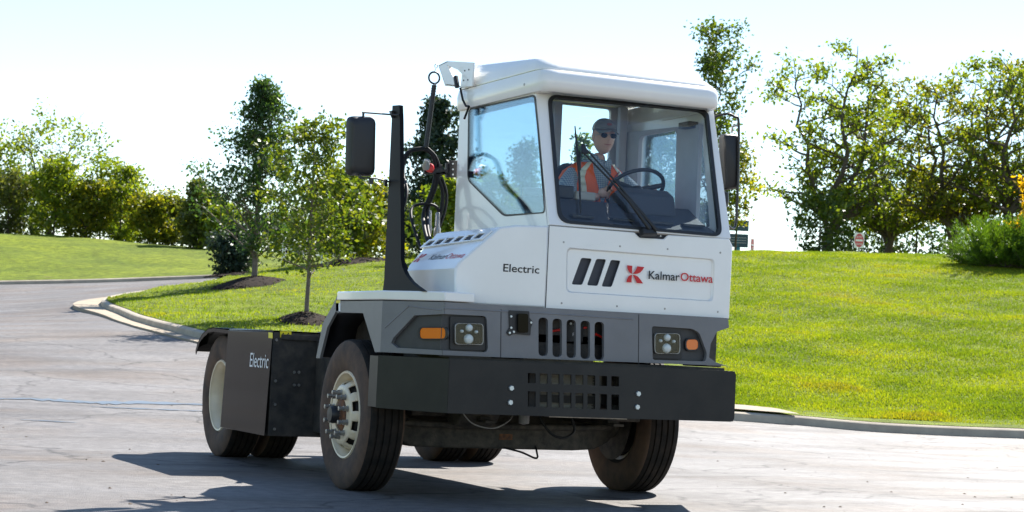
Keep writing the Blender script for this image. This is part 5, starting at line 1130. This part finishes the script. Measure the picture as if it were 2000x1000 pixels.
# ================================================================== THE DRIVER
def driver():
    base = V((.50, 1.1, 1.80)); T = thing('person', 'driver in orange hi-vis vest, grey cap and sunglasses holding the steering wheel', 'person', base)
    # one continuous body grown on a skeleton
    J = {}; E = []; RD = []; VS = []
    def j(n, p, r, par=None):
        J[n] = len(VS); VS.append(p); RD.append(r)
        if par is not None: E.append((J[par], J[n]))
    j('pelvis', (.50, 1.16, 1.90), (.15, .12)); j('belly', (.50, 1.15, 2.02), (.145, .11), 'pelvis'); j('chest', (.50, 1.13, 2.17), (.15, .10), 'belly'); j('top', (.50, 1.16, 2.26), (.08, .05), 'chest')
    j('neck', (.505, 1.12, 2.36), (.050, .050), 'top'); j('neck2', (.508, 1.09, 2.43), (.052, .054), 'neck')
    for s, n in ((-1, 'l'), (1, 'r')):
        j(n+'sh', (.50+s*.19, 1.14, 2.24), (.05, .05), 'top')
        el = (.50-.27, .96, 2.06) if s < 0 else (.50+.28, .98, 2.10); wr = (.375, .80, 2.09) if s < 0 else (.775, .77, 2.17)
        j(n+'up', tuple((V((.50+s*.215, 1.12, 2.23))*.5+V(el)*.5)), (.05, .05), n+'sh'); j(n+'el', el, (.042, .042), n+'up'); j(n+'fa', tuple(V(el).lerp(V(wr), .45)), (.037, .037), n+'el'); j(n+'wr', wr, (.025, .022), n+'fa')
        j(n+'hip', (.50+s*.10, 1.08, 1.87), (.088, .085), 'pelvis'); j(n+'kn', (.50+s*.14, .68 if s < 0 else .70, 1.86), (.06, .06), n+'hip'); j(n+'an', (.50+s*.13, .64, 1.46), (.042, .042), n+'kn'); j(n+'ft', (.50+s*.13, .52, 1.38), (.036, .03), n+'an')
    me = bpy.data.meshes.new('body'); me.from_pydata(VS, E, []); o = bpy.data.objects.new('body', me); C.objects.link(o)
    o.modifiers.new('skin', 'SKIN').use_smooth_shade = True
    for v_, r_ in zip(me.skin_vertices[0].data, RD): v_.radius = r_
    me.skin_vertices[0].data[0].use_root = True; s_ = o.modifiers.new('sub', 'SUBSURF'); s_.levels = s_.render_levels = 2
    bpy.context.view_layer.update(); dg = bpy.context.evaluated_depsgraph_get(); m2_ = bpy.data.meshes.new_from_object(o.evaluated_get(dg)); bpy.data.objects.remove(o)
    # head: deformed sphere, welded over the neck in the same mesh
    bm = bmesh.new(); bm.from_mesh(m2_); hc = V((.512, 1.055, 2.535)); yaw = R(-7); hm = bmesh.new(); bmesh.ops.create_uvsphere(hm, u_segments=48, v_segments=36, radius=1)
    fwd = V((math.sin(yaw)*.9, -math.cos(yaw), -.04)).normalized(); side = fwd.cross(Z).normalized(); upv = side.cross(fwd)
    def headpos(x, y, z):      # x side, y forward, z up, unit head
        return hc + side*x + fwd*y + upv*z
    for v_ in hm.verts:
        x, y, z = v_.co; x, y = x, -y; z = z
        X_, Y_, Z_ = x*.076, y*.096, z*.122
        if z < 0: X_ *= 1-.20*(-z)**1.8; Y_ *= (1-.12*(-z)) ; Y_ += .012*(-z) if y > 0 else 0
        if y > 0:
            Y_ += .032*math.exp(-((x/.20)**2 + ((z+.12)/.17)**2))*(1 if z < .1 else .6)     # nose
            Y_ += .006*math.exp(-((x/.30)**2+((z+.43)/.09)**2)); Y_ += .010*math.exp(-((x/.32)**2+((z+.78)/.16)**2))  # lips, chin
            for e_ in (-.38, .38): Y_ -= .012*math.exp(-(((x-e_)/.18)**2+((z-.10)/.12)**2))
            Y_ += .005*math.exp(-((x/.6)**2+((z-.27)/.08)**2))
        v_.co = headpos(X_, Y_, Z_)
    tm = bpy.data.meshes.new('t'); hm.to_mesh(tm); hm.free(); bm.from_mesh(tm); bpy.data.meshes.remove(tm)
    # ears
    for sx_ in (-1, 1):
        em = bmesh.new(); bmesh.ops.create_uvsphere(em, u_segments=14, v_segments=10, radius=1)
        for v_ in em.verts: v_.co = headpos(sx_*(.076+.010*v_.co.x*sx_), -.008+.018*v_.co.y, .004+.032*v_.co.z)
        tm = bpy.data.meshes.new('t'); em.to_mesh(tm); em.free(); bm.from_mesh(tm); bpy.data.meshes.remove(tm)
    # hands: palm and five bent fingers each, closing on the rim
    hands = bmesh.new()
    def tubebm(P, rs, n=8):
        q = MB().tube(P, rs, n); tm = bpy.data.meshes.new('t'); tm.from_pydata(q.v, [], q.f); bm.from_mesh(tm); bpy.data.meshes.remove(tm)
    for wr, ang in ((V((.375, .80, 2.09)), 165), (V((.775, .77, 2.17)), 28)):
        g = SWc+(sa*math.cos(R(ang))+sb_*math.sin(R(ang)))*.205; tan = (-sa*math.sin(R(ang))+sb_*math.cos(R(ang))); rad_ = (g-SWc).normalized(); pc = wr.lerp(g, .6)+SWn*.012
        tubebm([wr, wr.lerp(pc, .5)+SWn*.004, pc, g+SWn*.02-tan*.0], [.024, .034, .038, .026], 12)
        to = (g-wr).normalized()
        for k, ln_ in enumerate((.85, 1.0, .95, .75)):
            b_ = g + tan*(.030-.020*k) + SWn*.020 - to*.012; nrm = SWn
            tubebm([b_, b_+to*.026*ln_+nrm*.003, b_+to*.038*ln_-nrm*.018, b_+to*.022*ln_-nrm*.040, b_+to*.004-nrm*.044], [.0095, .009, .0085, .008, .006], 8)
        tb_ = pc + tan*.026; tubebm([tb_-to*.01, tb_+to*.02+tan*.012-nrm*.006, tb_+to*.042+tan*.010-nrm*.022, tb_+to*.05-tan*.006-nrm*.034], [.012, .011, .0095, .007], 8)
    me2 = bpy.data.meshes.new('body'); bm.to_mesh(me2); bm.free(); bpy.data.meshes.remove(m2_)
    put('body', me2, SKIN, T, 180)
    # shirt: torso and sleeves
    def ell(cx, cy, z, rx, ry, n=28, q0=0, q1=2*math.pi, neckdip=0): return [V((cx+rx*math.cos(q0+(q1-q0)*i/n), cy+ry*math.sin(q0+(q1-q0)*i/n), z)) for i in range(n)]
    sh = MB(); sh.loft([ell(.50, 1.16, z, rx, ry) for z, rx, ry in ((1.86, .20, .15), (1.98, .20, .15), (2.12, .215, .145), (2.22, .235, .135), (2.28, .215, .135), (2.335, .14, .125), (2.375, .075, .10))])
    sh.tube([(.32, 1.13, 2.26), (.255, 1.08, 2.19), (.225, 1.0, 2.11), (.22, .955, 2.06)], [.060, .064, .062, .060], 14); sh.tube([(.68, 1.13, 2.26), (.745, 1.08, 2.19), (.775, 1.01, 2.13), (.785, .975, 2.10)], [.060, .064, .062, .060], 14)
    shirt = sh.build('shirt', SHIRT, T, smooth=80)
    cl = MB()
    for s in (-1, 1): cl.add([V((.508, 1.03, 2.335)), V((.508+s*.05, 1.035, 2.40)), V((.508+s*.075, 1.10, 2.425)), V((.508+s*.085, 1.07, 2.36)), V((.508+s*.045, 1.0, 2.30))], [(0, 1, 2, 3, 4)])
    co = cl.build('collar', SHIRT, shirt); co.modifiers.new('solid', 'SOLIDIFY').thickness = .006
    # vest: open V at the front
    vs_ = MB(); n = 40; lv = [(1.90, .212, .160, 2), (2.00, .212, .160, 3), (2.10, .226, .156, 5), (2.18, .248, .152, 9), (2.235, .272, .146, 12), (2.285, .245, .142, 17), (2.35, .15, .128, 28)]
    R_ = []
    for z, rx, ry, op in lv:
        q0 = R(-90+op); q1 = R(270-op); R_.append([V((.50+rx*math.cos(q0+(q1-q0)*i/n), 1.16+ry*math.sin(q0+(q1-q0)*i/n), z)) for i in range(n+1)])
    vs_.loft(R_, cap=False, closed=False); vo = vs_.build('vest', VEST, T, smooth=80); vo.modifiers.new('solid', 'SOLIDIFY').thickness = .006
    tp = MB()
    for s in (-1, 1):
        L1 = [(1.90, .217, .165), (2.00, .217, .165), (2.10, .231, .161), (2.18, .253, .157), (2.235, .277, .151), (2.285, .250, .147), (2.348, .155, .133)]
        for (za, ra1, rb1), (zb_, ra2, rb2) in zip(L1, L1[1:]):
            f_ = lambda z, a, b, q: V((.50+a*math.cos(q), 1.16+b*math.sin(q), z)); qa, qb = (R(-90+s*30), R(-90+s*42)); tp.add([f_(za, ra1, rb1, qa), f_(za, ra1, rb1, qb), f_(zb_, ra2, rb2, qb), f_(zb_, ra2, rb2, qa)], [(0, 1, 2, 3)])
    to_ = tp.build('reflective_stripe', TAPE, vo); to_.modifiers.new('solid', 'SOLIDIFY').thickness = .003
    # seat belt
    sbm = MB(); P = [V((.64, 1.15, 2.315)), V((.62, 1.03, 2.28)), V((.54, .985, 2.20)), V((.46, .985, 2.10)), V((.38, 1.0, 1.98)), V((.32, 1.08, 1.88))]
    for a, b in zip(P, P[1:]): q = V((.018, 0, .018)); sbm.add([a-q, a+q, b+q, b-q], [(0, 1, 2, 3)])
    bl = sbm.build('seat_belt', mat('red_brown_webbing', (.28, .035, .03), .7), TR); bl.modifiers.new('solid', 'SOLIDIFY').thickness = .004
    tr = MB(); 
    for s in (-1, 1): tr.tube([(.50+s*.08, 1.20, 1.88), (.50+s*.11, 1.0, 1.88), (.50+s*.14, .69, 1.87), (.50+s*.14, .64, 1.80), (.50+s*.13, .645, 1.5)], [.10, .095, .075, .07, .06], 14)
    tr.build('trousers', JEANS, T, smooth=80)
    m = MB(); m.box((.36, .80, 1.98), (.50, .90, 2.06)); 
    # cap
    cm = MB(); rings = []
    for t in np.linspace(0, 1, 8): z = .052+.085*math.sin(t*math.pi/2); r = math.cos(t*math.pi/2*.97); rings.append([headpos(.084*r*math.cos(q), .103*r*math.sin(q)-.002, z) for q in np.linspace(0, 2*math.pi, 33)[:-1]])
    cm.loft(rings, cap=False); nf = len(cm.f); cm.mi = [0 if (.0 < ((i % 32)/32) < .5) else 1 for i in range(nf)]; cm.m = 0
    cm.add([rings[-1][k] for k in range(32)], [tuple(range(32))])
    cap = cm.build('cap', [CAPG, CAPW], T, smooth=70); cap.modifiers.new('solid', 'SOLIDIFY').thickness = .004
    bmv = MB(); A_ = [headpos(.080*math.cos(q), .098*math.sin(q), .050) for q in np.linspace(R(12), R(168), 15)]; B_ = [headpos(.074*math.cos(q), .085+.088*math.sin(q)*1.0, .040-.022*abs(math.cos(q))) for q in np.linspace(R(8), R(172), 15)]
    bmv.add(A_+B_, [(i, i+1, 15+i+1, 15+i) for i in range(14)]); bo = bmv.build('cap_brim', CAPG, cap, smooth=70); bo.modifiers.new('solid', 'SOLIDIFY').thickness = .004
    MB().add([headpos(.02*math.cos(q), .100, .088+.010*math.sin(q)) for q in np.linspace(0, 2*math.pi, 13)[:-1]], [tuple(range(12))]).build('cap_badge', mat('dark_red_badge', (.22, .05, .05), .6), cap)
    hr = MB(); hr.loft([[headpos(.079*math.cos(q), .097*math.sin(q), z) for q in np.linspace(R(195), R(345), 14)] for z in (-.03, .02, .055)], cap=False, closed=False); ho = hr.build('hair', HAIR, T, smooth=70); ho.modifiers.new('solid', 'SOLIDIFY').thickness = .006
    # sunglasses
    gl = MB()
    for s in (-1, 1): gl.add([headpos(s*.034+.025*math.cos(q), .101-.10*(abs(s*.034+.025*math.cos(q))-.0)**1.0*.35, .006+.018*math.sin(q)) for q in np.linspace(0, 2*math.pi, 17)[:-1]], [tuple(range(16))])
    go_ = gl.build('sunglasses', BLACKG, T); go_.modifiers.new('solid', 'SOLIDIFY').thickness = .003
    gf = MB(); gf.tube([headpos(-.012, .104, .012), headpos(.012, .104, .012)], .003, 6)
    for s in (-1, 1): gf.tube([headpos(s*.058, .082, .012), headpos(s*.078, .0, .008)], .003, 6)
    gf.build('glasses_frame', STEEL, go_)
    mo = MB(); mo.tube([headpos(x, .0925-abs(x)*.30, -.057+abs(x)*.10) for x in (-.026, -.013, 0, .013, .026)], [.002, .004, .0045, .004, .002], 6); mo.build('mouth', LIPS, T, smooth=80)
driver()
